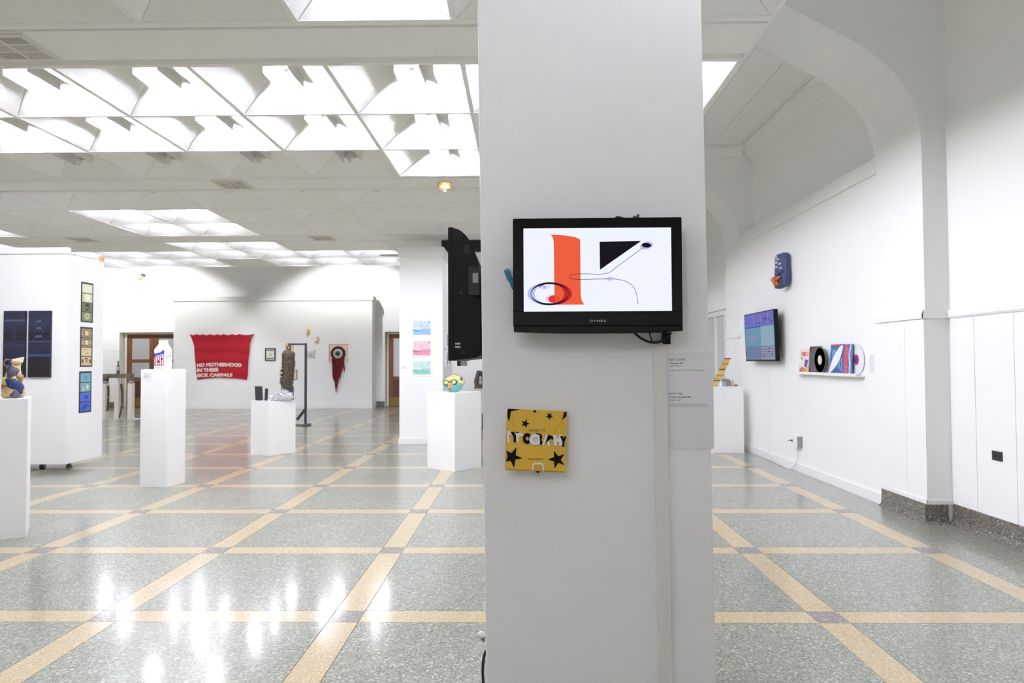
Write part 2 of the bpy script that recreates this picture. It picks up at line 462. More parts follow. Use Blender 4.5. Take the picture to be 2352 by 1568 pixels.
# back wall with two door recesses
wb = MB()
for x0, x1, z0, z1 in ((-14.2, -12.08, 0, HC), (-12.08, -9.9, 2.255, HC), (-9.9, -4.094, 0, HC), (-4.094, -2.3, 2.235, HC), (-2.3, 3.9, 0, HC)):
    wb.box(x0, x1, 20.3, 20.62, z0, z1)
wb.box(-14.2, 3.9, 20.62, 20.9, 0, HC)
wall_back = struct('wall_back', wb, WARM, 'tall white back wall with recessed doors')
tr = MB()
for x0, x1, z0, z1 in ((-13.2, 3.5, 3.625, 3.65), (-4.3, 3.5, 3.195, 3.225), (-13.2, -10.2, 3.145, 3.157), (-12.4, -10.2, 2.605, 2.63), (-12.42, -12.085, 1.71, 1.745), (-4.34, -4.1, 1.71, 1.745)):
    tr.prism([(x0, 20.2995, z0), (x0, 20.291, z0), (x0, 20.291, (z0 + z1) / 2), (x0, 20.2995, z1)], (x1 - x0, 0, 0))
struct('trim_5', tr, TRIM, 'thin white mouldings running along the back wall')
struct('baseboard_back', MB().box(-13.9, -12.085, 20.27, 20.2995, 0, 0.17).box(-4.34, -4.1, 20.27, 20.2995, 0, 0.17).box(-2.29, 3.5, 20.27, 20.2995, 0, 0.17), GRANITE, 'grey granite base of the back wall')
struct('wall_left', B(-14.5, -14.2, -4.5, 20.9, 0, HC), WARM, 'white left wall')
struct('wall_front', B(-14.2, 3.9, -4.8, -4.5, 0, HC), WARM, 'white wall behind the viewpoint')
# doors
WOOD = mat((120, 72, 44), 0.35, name='varnished_door_wood', var=0.18, vscale=3.0)
WOODD = mat((88, 46, 34), 0.4, name='dark_door_panel', var=0.12, vscale=3.0)
BRASS = mat((134, 112, 62), 0.35, 0.6, name='tarnished_brass')
FROST = mat((176, 174, 174), 0.35, name='frosted_glass', var=0.05)
CLEARG = mat((206, 208, 212), 0.15, name='pale_door_glass')
def door(name, leaves, y, top, glass, panes, lab):
    d = bpy.data.objects.new(name, None); COL.objects.link(d); d.location = (leaves[0][0], y, 0); d['kind'] = 'structure'; d['label'] = lab
    fr = MB().box(leaves[0][0] - 0.06, leaves[0][0] - 0.002, y - 0.03, y + 0.07, 0.002, top + 0.05).box(leaves[-1][1] + 0.002, leaves[-1][1] + 0.06, y - 0.03, y + 0.07, 0.002, top + 0.05)
    fr.box(leaves[0][0], leaves[-1][1], y - 0.03, y + 0.07, top + 0.003, top + 0.05)
    fr.build('door_frame', mat((226, 220, 206), 0.5, name='cream_frame'), d)
    for x0, x1 in leaves:
        st = 0.13
        lf = MB().box(x0, x0 + st, y, y + 0.045, 0.006, top).box(x1 - st, x1, y, y + 0.045, 0.006, top)
        zs = [top - 0.115] + [q for p in panes for q in p]
        for z0, z1 in ((top - 0.115, top), (1.36, 1.44), (0.80, 0.90), (0.006, 0.28)) if len(panes) == 2 else ((top - 0.115, top), (0.80, 0.90), (0.006, 0.28)):
            lf.box(x0 + st, x1 - st, y + 0.001, y + 0.044, z0, z1)
        leaf = lf.build('door_leaf', WOOD, d)
        for z0, z1 in panes:
            B(x0 + st + 0.002, x1 - st - 0.002, y + 0.018, y + 0.026, z0 + 0.002, z1 - 0.002).build('pane', glass, leaf)
        B(x0 + st, x1 - st, y + 0.012, y + 0.034, 0.282, 0.798).build('lower_panel', WOODD, leaf)
        B(x0 + 0.02, x1 - 0.02, y - 0.004, y - 0.0005, 0.02, 0.27).build('kick_plate', BRASS, leaf)
        B(x1 - 0.1 if x0 == leaves[0][0] else x0 + 0.03, x1 - 0.03 if x0 == leaves[0][0] else x0 + 0.1, y - 0.006, y - 0.0005, 0.95, 1.5).build('push_plate', mat((92, 82, 52), 0.4, 0.5, name='aged_brass'), leaf)
    return d
door('door_1', [(-11.957, -11.155), (-11.147, -10.345)], 20.50, 2.20, FROST, [(0.905, 1.355), (1.445, 2.08)], 'brown double door with frosted panes in the left recess')
d2 = door('door_2', [(-4.012, -3.21), (-3.202, -2.40)], 20.50, 2.17, CLEARG, [(0.905, 2.05)], 'brown glazed door in the recess right of the exhibit wall')
# white exhibit wall standing in front of the back wall
wall_exhibit = struct('wall_exhibit', B(-10.15, -4.345, 19.72, 20.12, 0, 3.125), WHITE, 'white exhibit wall carrying the red knitted banner')
MB().box(-10.18, -4.315, 19.69, 20.15, 3.1255, 3.26).build('cap_board', TRIM, wall_exhibit, bevel=0.004)
MB().box(-10.15, -4.33, 19.70, 19.7195, 0.001, 0.10).build('baseboard', TRIM, wall_exhibit)

# window recess of the right wall beyond the farther arch
win = MB()
for y0, y1 in ((11.56, 11.68), (12.0, 12.09), (12.62, 12.70), (13.3, 13.38), (14.5, 14.59)):
    win.box(XW + 0.02, XW + 0.10, y0, y1, 0.92, 2.15)
win.box(XW + 0.02, XW + 0.10, 11.56, 14.59, 2.15, 2.238).box(XW + 0.02, XW + 0.10, 11.56, 14.59, 0.86, 0.92)
window_1 = struct('window_1', win, TRIM, 'white framed window in the right wall beyond the arch')
for y0, y1 in ((11.682, 11.998), (12.092, 12.618), (12.702, 13.298), (13.382, 14.498)):
    B(XW + 0.05, XW + 0.056, y0, y1, 0.922, 2.148).build('pane', mat((206, 207, 210), 0.2, name='pane_glass'), window_1)
B(XW + 0.02, XW + 0.1, 11.56, 14.59, 0.002, 0.858).build('apron_panel', WHITE, window_1)
B(XW - 0.02, XW - 0.0005, 11.4, 14.7, 2.245, 2.30).build('head_casing', TRIM, window_1)

# ---- pillar in the foreground
PY = 2.33
def lean(z): return -0.0101 * (z - 0.27)      # the pillar stands very slightly out of plumb
pl = MB()
z1 = 3.6
pl.add([(-0.126 + lean(z), PY, z) for z in (-0.0, z1)] + [(0.647 + lean(z), PY, z) for z in (0.0, z1)] +
       [(-0.126 + lean(z), PY + 0.74, z) for z in (0.0, z1)] + [(0.647 + lean(z), PY + 0.74, z) for z in (0.0, z1)],
       [(0, 2, 3, 1), (2, 6, 7, 3), (6, 4, 5, 7), (4, 0, 1, 5), (0, 4, 6, 2), (1, 3, 7, 5)])
pillar = struct('wall_pillar', pl, PILLAR, 'broad white stippled pillar in the foreground', bevel=0.006)

# ---- coffered ceiling
ceiling = struct('ceiling', B(-14.2, -14.17, -4.5, 14.84, H, H + 0.05), RAIL, 'suspended white ceiling of shallow pyramid coffers')
BAY = 3 * CELL + 0.6071
bays = {b: 4.7806 + (b - 1) * BAY for b in range(-1, 4)}
HW = 0.017; TOP = 0.03; RISE = 0.212; SH = 0.02
a = CELL / 2 - HW
GP = 0.0045          # open joint along each ridge
pan = MB().add([(-a + GP, -a, 0), (a - GP, -a, 0), (TOP - GP, -TOP, RISE), (-TOP + GP, -TOP, RISE), (-a + GP, -a, 0.012), (a - GP, -a, 0.012), (TOP - GP, -TOP, RISE + 0.012), (-TOP + GP, -TOP, RISE + 0.012)],
               [(0, 1, 2, 3), (7, 6, 5, 4), (0, 4, 5, 1), (1, 5, 6, 2), (2, 6, 7, 3), (3, 7, 4, 0)]).mesh('coffer_panel', CEIL, Vector((0, 0, 0)))
t = TOP
shaft = MB()
for x0, x1, y0, y1 in ((-t - 0.01, -t, -t - 0.01, t + 0.01), (t, t + 0.01, -t - 0.01, t + 0.01), (-t, t, -t - 0.01, -t), (-t, t, t, t + 0.01)):
    shaft.box(x0, x1, y0, y1, RISE, RISE + SH)
shaft.box(-t - 0.01, t + 0.01, -t - 0.01, t + 0.01, RISE + SH, RISE + SH + 0.01)
shaft_me = shaft.mesh('coffer', mat((228, 226, 220), 0.5, name='lamp_shaft_white'), Vector((0, 0, 0)))
far_c = MB()
ncol = 16
for b, y0 in bays.items():
    for q in range(3):
        for c in range(-14, 2):
            cx, cy = -0.417 + (c + 0.5) * CELL, y0 + (q + 0.5) * CELL
            if in_view([(cx + i * CELL / 2, cy + j * CELL / 2, H + k) for i in (-1, 0, 1) for j in (-1, 0, 1) for k in (0, 0.2)], 0.02):
                o = bpy.data.objects.new('coffer', shaft_me); COL.objects.link(o); o.parent = ceiling; o.location = (cx, cy, H)
                for r in range(4):
                    p = bpy.data.objects.new('coffer_panel', pan); COL.objects.link(p); p.parent = o; p.rotation_euler = (0, 0, r * math.pi / 2)
            else:
                for r in range(4):
                    R = Matrix.Rotation(r * math.pi / 2, 3, 'Z')
                    far_c.add([R @ v.co + Vector((cx, cy, H)) for v in pan.vertices], [tuple(f.vertices) for f in pan.polygons], 0)
                far_c.add([v.co + Vector((cx, cy, H)) for v in shaft_me.vertices], [tuple(f.vertices) for f in shaft_me.polygons], 1)
tag(far_c.build('coffer_field', [CEIL, shaft_me.materials[0]], ceiling), kind='stuff')
for b, y0 in bays.items():
    for c in range(-14, 3):
        x = -0.417 + c * CELL
        B(x - HW, x + HW, y0 + HW, y0 + 3 * CELL - HW, H - 0.004, H + 0.03).build('grid_rail', RAIL, ceiling)
    for q in range(4):
        y = y0 + q * CELL
        B(-14.2, XE + 0.004, y - HW, y + HW, H - 0.005, H + 0.03).build('grid_rail', RAIL, ceiling)
SOFF = mat((248, 247, 246), 0.6, name='beam_soffit_paint')
for b in range(-1, 3):
    e = bays[b] + 3 * CELL
    B(-14.2, XE + 0.004, e + 0.082, e + 0.496, H - 0.004, H + 0.05).build('beam_soffit', SOFF, ceiling)
    B(-14.2, XE + 0.004, e + HW, e + 0.05, H - 0.004, H + 0.05).build('beam_edge', SOFF, ceiling)
    B(-14.2, XE + 0.004, e + 0.578, e + 0.59, H - 0.004, H + 0.05).build('beam_edge', SOFF, ceiling)
    B(-14.2, XE + 0.004, e + HW, e + 0.59, H + 0.052, H + 0.06).build('beam_back', SOFF, ceiling)
B(-14.2, XE + 0.004, -4.5, bays[-1] - HW, H - 0.004, H + 0.02).build('beam_soffit', SOFF, ceiling)
B(-14.2, XE + 0.004, 14.838 + HW * 0 + 0.018, 14.845, H - 0.02, H + 0.1).build('beam_edge', SOFF, ceiling)

# ---- lamps in the coffers: a small open trough with one bulb hanging in it
TR = mat((226, 226, 224), 0.35, name='white_enamel_trough')
tx0, tx1, ty0, ty1, tz0, tz1 = -0.042, 0.152, -0.26, 0.105, 0.098, 0.172
tr_ = MB().box(tx0, tx0 + 0.006, ty0, ty1, tz0 - 0.055, tz1).box(tx1 - 0.006, tx1, ty0, ty1, tz0 - 0.03, tz1).box(tx0 + 0.006, tx1 - 0.006, ty1 - 0.006, ty1, tz0, tz1).box(tx0 + 0.006, tx1 - 0.006, ty0, ty0 + 0.006, tz0, tz1)
tr_.box(tx0, tx1, ty0, ty1, tz1, tz1 + 0.006)
trough_me = tr_.mesh('lamp_trough', TR, Vector((0, 0, 0)))
sock_me = MB().lathe([(0.026, 0.1715), (0.026, 0.14), (0.018, 0.125)], (0.055, 0.0, 0), n=10).mesh('lamp_socket', mat((210, 208, 200), 0.5, name='porcelain_socket'), Vector((0, 0, 0)), True)
bulb_prof = [(0.0, 0.014), (0.026, 0.022), (0.037, 0.048), (0.033, 0.08), (0.02, 0.11), (0.018, 0.125)]
def bulb_mesh(m): return MB().lathe(bulb_prof, (0.055, 0.0, 0), n=7).mesh('bulb', m, Vector((0, 0, 0)), True)
high_prof = [(0.0, 0.098), (0.03, 0.105), (0.045, 0.122), (0.04, 0.14), (0.02, 0.155)]
def high_mesh(m): return MB().lathe(high_prof, (0, 0, 0), n=7).mesh('bulb', m, Vector((0, 0, 0)), True)
hsock_me = MB().lathe([(0.024, 0.192), (0.024, 0.165), (0.018, 0.155)], (0, 0, 0), n=10).mesh('lamp_socket', mat((210, 208, 200), 0.5, name='porcelain_socket'), Vector((0, 0, 0)), True)
BM = {'lit': bulb_mesh(glow((239, 241, 255), BULB)), 'dim': bulb_mesh(glow((239, 241, 255), DIM)), 'near': bulb_mesh(glow((239, 241, 255), DIM * 2.0)), 'off': bulb_mesh(mat((225, 225, 222), 0.3, name='unlit_bulb_glass'))}
HM = {'lit': high_mesh(glow((239, 241, 255), BULB * 0.5)), 'dim': high_mesh(glow((239, 241, 255), DIM)), 'off': high_mesh(mat((225, 225, 222), 0.3, name='unlit_bulb_glass'))}
LBL = {'lit': 'glowing white bulb in the trough of a brightly lit ceiling coffer', 'dim': 'dim bulb added to make a far bay coffer look faintly lit',
       'off': 'unlit bulb at the peak of a dark grey ceiling coffer', 'near': 'bulb in the coffer overhead in front of the pillar'}
def lamp(b, q, c, kind):
    cx, cy = -0.417 + (c + 0.5) * CELL, bays[b] + (q + 0.5) * CELL
    o = thing('ceiling_lamp', LBL[kind], 'lamp', (cx, cy, H), {'lit': 'bulbs of the lit coffers', 'dim': 'bulbs added in the faint far coffers', 'off': 'bulbs of the dark coffers', 'near': None}[kind])
    for n, me in ((('lamp_trough', trough_me), ('lamp_socket', sock_me), ('bulb', BM[kind])) if b < 2 else (('lamp_socket', hsock_me), ('bulb', HM[kind]))):
        p = bpy.data.objects.new(n, me); COL.objects.link(p); p.parent = o
LIT = {(1, 0): [-5, -4, -3, -2, -1, 0, 1], (1, 1): [-6, -5, -4, -3, -2, -1], (1, 2): [-1, -12, -13], (0, 2): [-1], (-1, 2): [-3], (-1, 1): [-1], (-1, 0): [-4], (2, 0): [-13, -11, -9],  # out-of-view bulbs behind the viewpoint and far left are added as fill
       (2, 1): [-6, -5, -9, -12, 1], (2, 2): [-6, -5, -9, -13, 0], (3, 0): [-6, -5, -10, 0], (3, 1): [-9, -8, -4, -3, 0], (3, 2): [-9, -8, -4, -12, 0]}  # hidden bulbs in these bays are added to lift bounce light and the back wall
DIMS = {(3, 1): [-7, -6, -5], (3, 2): [-7, -5, -3]}  # bulbs added in place of light spilling over from neighbouring coffers
NEAR = {(0, 0): [1]}
OFF = {(1, 2): [-5, -4, -3, -2], (2, 0): [-5, -4, -3, -2, -1], (0, 2): [-3, -2, 0]}
for D, k in ((LIT, 'lit'), (DIMS, 'dim'), (OFF, 'off'), (NEAR, 'near')):
    for (b, q), cs in D.items():
        for c in cs: lamp(b, q, c, k)

# ---- downlights of the back aisle, recessed in its high ceiling
CAN = mat((232, 230, 226), 0.4, name='downlight_can')
for x in (-13.2, -10.9, -5.0, 0.6):
    o = thing('downlight', 'recessed downlight in the high ceiling of the back aisle', 'lamp', (x, 17.6, HC - 0.05), 'downlights of the back aisle')
    MB().lathe([(0.085, 0.0), (0.10, -0.004), (0.10, 0.0), (0.09, 0.06), (0.085, 0.06), (0.085, 0.0)], (x, 17.6, HC - 0.05), 20).build('can', CAN, o)
    ld = bpy.data.lights.new('downlight_beam', 'SPOT'); ld.energy = DOWN; ld.spot_size = math.radians(104); ld.spot_blend = 0.35; ld.shadow_soft_size = 0.06; ld.color = (0.96, 0.98, 1.0)
    lo = bpy.data.objects.new('downlight_beam', ld); COL.objects.link(lo); lo.parent = o; lo.location = (0, 0, 0.03)
    lo.rotation_euler = (math.radians(38), 0, 0)

# ================================================================== THINGS
INK = mat((10, 10, 11), 0.7, name='black_ink', spec=0.2)
PAPER = mat((236, 236, 238), 0.6, name='white_card')
def pm(*c, r=0.6): return mat(c, r, name='print_ink')
def sm(c, k=1.0):
    return glow(c, k)

# ---------------------------------------------------------------- television on the pillar
tv = thing('television', 'black glossy television on the pillar showing a red and black letterform', 'television', (0.25, 2.28, 1.445))
fy = 2.250
outer = [(-0.027, 1.446), (0.05, 1.4425), (0.15, 1.4405), (0.25, 1.440), (0.35, 1.4405), (0.45, 1.4425), (0.528, 1.447), (0.5285, 1.820), (0.525, 1.823), (-0.026, 1.8215), (-0.029, 1.818)]
MB().prism([(x, fy + 0.006, z) for x, z in outer], (0, 0.035, 0)).build('rear_case', BLACK, tv, bevel=0.002)
bz = MB()
bz.prism([(-0.029, fy, 1.513), (0.006, fy, 1.513), (0.006, fy, 1.789), (0.494, fy, 1.789), (0.494, fy, 1.513), (0.5285, fy, 1.513), (0.5285, fy, 1.820), (0.525, fy, 1.823), (-0.026, fy, 1.8215), (-0.029, fy, 1.818)], (0, 0.0055, 0))
bz.prism([(-0.029, fy, 1.466), (0.5285, fy, 1.466), (0.5285, fy, 1.5129), (-0.029, fy, 1.5129)], (0, 0.0055, 0))
bezel = bz.build('bezel', GLOSSB, tv, bevel=0.0012)
low = [(-0.028, 1.4655), (-0.027, 1.446), (0.05, 1.4425), (0.15, 1.4405), (0.25, 1.440), (0.35, 1.4405), (0.45, 1.4425), (0.528, 1.447), (0.5285, 1.4655)]
lip = MB(); n = len(low)
lip.prism([(x, fy - 0.004, z) for x, z in low], (0, 0.0095, 0))
lip.build('speaker_lip', GLOSSB, tv, bevel=0.003)
pr = Print((0, fy, 0), (1, 0, 0), (0, 0, 1), (0, -1, 0))
pr.text('DYNEX', 0.224, 0.278, 1.4775, 1.4845, mat((178, 178, 182), 0.35, 0.4, name='silver_lettering'), bold=0.012, space=1.15)
pr.build('maker_lettering', bezel)
B(0.006, 0.494, fy + 0.003, fy + 0.0056, 1.513, 1.789).build('screen_glass', GLOSSB, tv)
SC = lambda x, y: (0.006 + (x - 322) / 1337 * 0.488, 1.789 - (y - 287) / 749 * 0.276)
P_ = Print((0, fy + 0.003, 0), (1, 0, 0), (0, 0, 1), (0, -1, 0), SC, 0.0001)
bgw, red, redd, navy, blu, lil, pale, pink = sm((241, 245, 255)), sm((238, 96, 64)), sm((193, 44, 46)), sm((30, 29, 40)), sm((184, 195, 238)), sm((190, 178, 240)), sm((222, 222, 248)), sm((226, 196, 232))
P_.shape([(322, 287), (1659, 287), (1659, 1036), (322, 1036)], bgw)
P_.ring(ell(540, 877, 184, 102), ell(552, 877, 132, 88), blu)
redpoly = [tuple(p) for p in arc([(562, 342), (700, 353), (790, 369), (836, 390)], 5)] + [tuple(p) for p in arc([(838, 880), (845, 930), (857, 958), (873, 975)], 4)] + [(600, 975), (598, 500)] + [tuple(p) for p in arc([(595, 405), (588, 372), (576, 352), (562, 342)], 4)]
P_.shape(redpoly, red)
# the ring where it crosses the red bar is deeper red
def half(cx, cy, ro, ri, a0, a1, n=24):
    o_ = [(cx + ro[0] * math.cos(a0 + (a1 - a0) * k / n), cy + ro[1] * math.sin(a0 + (a1 - a0) * k / n)) for k in range(n + 1)]
    i_ = [(ri[2] + ri[0] * math.cos(a0 + (a1 - a0) * k / n), cy + ri[1] * math.sin(a0 + (a1 - a0) * k / n)) for k in range(n + 1)]
    return o_ + i_[::-1]
P_.shape(half(572, 877, (187, 102), (134, 88, 555), -1.30, 1.30), redd)
P_.shape(ell(580, 922, 60, 36), pink)
P_.shape(ell(598, 925, 53, 34), sm((229, 56, 50)))
P_.shape([(604, 893)] + [tuple(p) for p in arc([(604, 893), (640, 906), (652, 928), (636, 950), (606, 960)], 4)], sm((236, 80, 58)))
P_.shape(ell(511, 818, 54, 18), pale)
P_.shape([tuple(p) for p in arc([(456, 822), (470, 806), (500, 797), (505, 800), (480, 812), (456, 822)], 4)], sm((110, 78, 190)))
P_.shape(ell(512, 818, 13, 13), lil)
P_.ring(ell(557, 877, 172, 104, 48), ell(557, 877, 168, 86, 48), navy)
P_.shape([(1012, 411), (1388, 407), (1013, 664)], sm((27, 25, 32)))
P_.shape(ell(1448, 441, 47, 30), blu).shape(ell(1426, 455, 50, 28), blu)
P_.shape(ell(1435, 446, 44, 21, 30, 0.08), sm((27, 25, 32)))
P_.shape(ell(1100, 746, 44, 18), pale)
wire = arc([(1415, 460), (1330, 520), (1240, 585), (1150, 650), (1110, 682), (1070, 697), (1000, 704), (900, 700), (830, 700), (770, 704), (738, 715), (735, 726), (745, 738), (775, 747), (840, 750), (960, 748), (1100, 746), (1180, 752), (1250, 772), (1300, 805), (1330, 850), (1346, 910), (1355, 972)], 6)
P_.line(wire, 4.2, sm((40, 38, 62)))
P_.shape(ell(1100, 746, 17, 17), lil)
scr = P_.build('screen_picture', tv)
# bracket, cables and small things round it
B(0.475, 0.497, 2.292, 2.3295, 1.405, 1.444).build('wall_bracket', BLACK, tv)
B(0.16, 0.36, 2.292, 2.3285, 1.52, 1.72).build('mount_plate', BLACK, tv)
cb = MB().tube(arc([(0.375, 2.30, 1.445), (0.40, 2.295, 1.424), (0.43, 2.292, 1.411), (0.46, 2.292, 1.412), (0.485, 2.294, 1.428), (0.5, 2.298, 1.443)], 5), 0.0042, 8)
tag(cb.build('power_cable', CABLE, origin=(0.44, 2.295, 1.41)), 'thick black cable looping below the pillar television', 'cable')
cb = MB().tube([(0.430, 2.312, 1.444), (0.434, 2.313, 1.43), (0.441, 2.315, 1.4125)], 0.0024, 6)
tag(cb.build('signal_cable', mat((30, 24, 20), 0.5, name='dark_lead'), origin=(0.434, 2.313, 1.412)), 'thin dark lead entering the raceway behind the television', 'cable')
mp = MB().prism([(0.305, 2.268, 1.8232), (0.318, 2.268, 1.8318), (0.321, 2.268, 1.8322), (0.356, 2.268, 1.8232)], (0, 0.02, 0))
tag(mp.build('media_player', mat((34, 34, 38), 0.3, name='dark_plastic'), origin=(0.33, 2.278, 1.8232), bevel=0.0008), 'small dark wedge box lying on top of the pillar television', 'media player')
pc = MB().ball((0.383, 2.28, 1.8285), 0.011, 0.008, 0.006, 8, 6, fn=lambda d: 1 + 0.2 * math.sin(9 * d.x + 5 * d.z)).ball((0.39, 2.28, 1.8355), 0.0055, 0.005, 0.005, 7, 5)
tag(pc.build('figurine', mat((92, 78, 78), 0.6, name='brown_clay'), origin=(0.385, 2.28, 1.8232)), 'tiny brown lump on the television top beside the wedge box', 'figurine')
bl = thing('cable_clip', 'blue plastic clip hanging behind the left edge of the television', 'clip', (-0.043, 2.322, 1.60))
BLUE = mat((38, 120, 158), 0.4, name='blue_plastic')
ax = Vector((0.35, 0, -0.94)).normalized(); bx = Vector((0.94, 0, 0.35))
MB().obox((-0.046, 2.322, 1.642), ax * 0.017, bx * 0.009, (0, 0.005, 0)).build('clip_body', BLUE, bl, bevel=0.001)
MB().obox((-0.034, 2.322, 1.612), ax * 0.017, bx * 0.006, (0, 0.004, 0)).build('clip_tail', BLUE, bl, bevel=0.001)
MB().tube(arc([(-0.060, 2.322, 1.655), (-0.054, 2.322, 1.663), (-0.046, 2.322, 1.662), (-0.042, 2.322, 1.656)], 4), 0.0011, 6).build('wire_loop', CABLE, bl)

# ---------------------------------------------------------------- raceway and cards on the pillar
rc = MB().prism([(0.4415 + lean(1.41) + 0.0115, PY - 0.02, 1.4105), (0.4415 + lean(1.41) + 0.057, PY - 0.02, 1.4105), (0.4527 + 0.0445, PY - 0.02, 0.27), (0.4527 + 0.0445, PY - 0.02, 0.0), (0.4527, PY - 0.02, 0.0), (0.4527, PY - 0.02, 0.27)], (0, 0.0195, 0))
tag(rc.build('cable_raceway', mat((232, 229, 224), 0.45, name='cream_raceway'), origin=(0.47, PY - 0.01, 0), bevel=0.003), 'cream plastic cable raceway running down the pillar below the television', 'raceway')
def card(name, x0, x1, z0, z1, lab):
    c = thing(name, lab, 'label', ((x0 + x1) / 2, PY - 0.001, z0))
    B(x0, x1, PY - 0.0022, PY - 0.0008, z0, z1).build('card', mat((234, 233, 237), 0.6, name='label_card'), c)
    return c, Print((0, PY - 0.0022, 0), (1, 0, 0), (0, 0, 1), (0, -1, 0))
GREY = mat((84, 84, 88), 0.6, name='grey_ink'); MID = mat((112, 112, 116), 0.6, name='mid_grey_ink')
def cardtext(P, rows, x):
    for s, w, zb, zt, m, bold, sh in rows:
        P.text(s, x, x + w, zb, zt, m, bold, sh)
def zc(y): return 1.3759 - (y - 810) * 0.0014755
def xc(x): return 0.4865 + (x - 1528) * 0.0014766
c1, P1 = card('wall_label', 0.4865, 0.645, 1.2585, 1.376, 'white printed card on the pillar, upper of the two beside the raceway')
cardtext(P1, [('Karis Corbett', xc(1574) - xc(1537), zc(828), zc(821.5), GREY, 0, 0), ('K Animation, 2024.', xc(1569) - xc(1537), zc(836), zc(832), INK, 0.02, 0.25),
              ('Digital animation', xc(1566) - xc(1537), zc(842.5), zc(838), MID, 0, 0), ('An animated letterform inspired by Russian Constructivism.', xc(1617) - xc(1537), zc(852), zc(848.5), MID, 0, 0)], xc(1537))
P1.build('lettering', c1)
c2, P2 = card('wall_label', 0.489, 0.648, 1.050, 1.258, 'white printed card on the pillar, lower of the two beside the raceway')
cardtext(P2, [('Ethan Selg', xc(1566.5) - xc(1536), zc(907), zc(901), GREY, 0, 0), ('An Ode to Typography, 2024.', xc(1586) - xc(1536), zc(914.5), zc(910), INK, 0.02, 0.25),
              ('Graphic design', xc(1562) - xc(1536), zc(921), zc(916.5), MID, 0, 0), ('Accordion book of the typographic poem by Paul Neruda. This', xc(1623) - xc(1536), zc(930.5), zc(927), MID, 0, 0),
              ('was designed through expressive type and other shape elements.', xc(1626) - xc(1536), zc(934.5), zc(931), MID, 0, 0)], xc(1536))
P2.build('lettering', c2)

# ---------------------------------------------------------------- yellow booklet on a hook
bk = thing('booklet', 'square yellow booklet with black stars and lettering hung on the pillar', 'book', (0.047, PY - 0.02, 0.98))
BL_, BR_, TL_ = V(-0.0565, PY - 0.040, 0.990), V(0.1435, PY - 0.040, 0.9805), V(-0.0495, PY - 0.016, 1.189)
Ub, Vb = BR_ - BL_, TL_ - BL_
Nb = Ub.cross(Vb).normalized(); Nb = Nb if Nb.y < 0 else -Nb
YEL = mat((223, 178, 58), 0.5, name='yellow_cover')
MB().prism([BL_, BR_, BR_ + Vb, TL_], -Nb * 0.002).build('front_cover', YEL, bk)
sh_ = Vector((-0.004, 0.0, -0.004))
for k in range(4):
    o_ = -Nb * (0.0045 + 0.0028 * k) + sh_ * (0.4 + 0.3 * (k % 2))
    MB().prism([BL_ + o_, BR_ + o_, BR_ + Vb * 0.985 + o_, TL_ - Vb * 0.015 + o_], -Nb * 0.0012).build('accordion_page', mat((214, 168, 52), 0.55, name='yellow_page'), bk)
ia = (1252.0, 50.0); ib = (45.0, -1255.0); det = ia[0] * ib[1] - ia[1] * ib[0]
def BKm(x, y):
    dx, dy = x - 110, y - 1375
    u = (dx * ib[1] - dy * ib[0]) / det; v = (ia[0] * dy - ia[1] * dx) / det
    return max(0.0, min(1.0, u)) * Ub.length, max(0.0, min(1.0, v)) * Vb.length
PB = Print(BL_, Ub, Vb, Nb, BKm, 0.00012)
wht = mat((232, 230, 232), 0.55, name='white_ink')
hair = mat((150, 118, 40), 0.6, name='fine_line_ink')
for pts in ([(240, 190), (268, 260), (283, 380), (285, 520), (296, 800), (290, 950)], [(195, 370), (260, 440), (320, 530), (345, 580)], [(530, 140), (545, 210), (565, 280), (557, 350)],
            [(1205, 185), (1250, 270), (1310, 370), (1345, 470), (1340, 600), (1325, 660)], [(1300, 350), (1230, 460), (1160, 580), (1135, 660)], [(1155, 880), (1180, 980), (1200, 1045)], [(1255, 870), (1220, 980), (1200, 1045)]):
    PB.line([tuple(p) for p in arc(pts, 5)], 4, hair)
PB.shape([(150, 118), (435, 134), (222, 178), (192, 380), (150, 310)], INK)
PB.shape([(1340, 184), (1402, 188), (1396, 275), (1302, 352)], INK)
PB.shape(star(523, 432, 98, 1.55, 0.42), INK).shape(star(1035, 272, 82, 0.35 + 0.9, 0.42), INK)
PB.shape([(672, 172), (705, 168), (702, 150), (755, 150), (748, 170), (772, 200), (736, 188), (714, 214), (706, 184)], INK)
PB.shape([(118, 990), (230, 1045), (338, 925), (318, 1090), (465, 1152), (310, 1180), (285, 1350), (208, 1200), (108, 1225), (152, 1110)], INK)
PB.shape([(1118, 985), (1210, 1105), (1338, 1060), (1262, 1180), (1338, 1292), (1208, 1240), (1128, 1362), (1122, 1215), (985, 1172), (1125, 1125)], INK)
PB.text('AN ODE TO', 592, 935, 600, 550, mat((74, 56, 22), 0.6, name='brown_ink'))
PB.text('PABLO NERUDA', 585, 905, 1188, 1146, mat((74, 56, 22), 0.6, name='brown_ink'))
PB.text('T', 95, 225, 818, 590, wht, 0.10, rot=-0.10)
PB.text('O', 470, 655, 858, 628, INK, 0.10)
PB.text('Y', 210, 395, 822, 605, INK, 0.10, rot=0.03)
PB.text('P', 335, 492, 850, 618, wht, 0.10, rot=-0.18)
PB.text('R', 738, 925, 868, 640, INK, 0.10, rot=0.12)
PB.text('G', 600, 828, 878, 648, wht, 0.10)
PB.text('A', 880, 1060, 888, 655, wht, 0.06, rot=0.12)
PB.text('P', 965, 1120, 885, 676, INK, 0.10, rot=0.32)
PB.text('H', 1112, 1300, 884, 660, wht, 0.10, rot=-0.04)
PB.text('Y', 1245, 1400, 914, 690, INK, 0.10, rot=0.05)
PB.build('cover_print', bk)
hk = thing('wall_hook', 'white plastic hook with a screw holding the yellow booklet', 'hook', (0.051, PY - 0.01, 0.968))
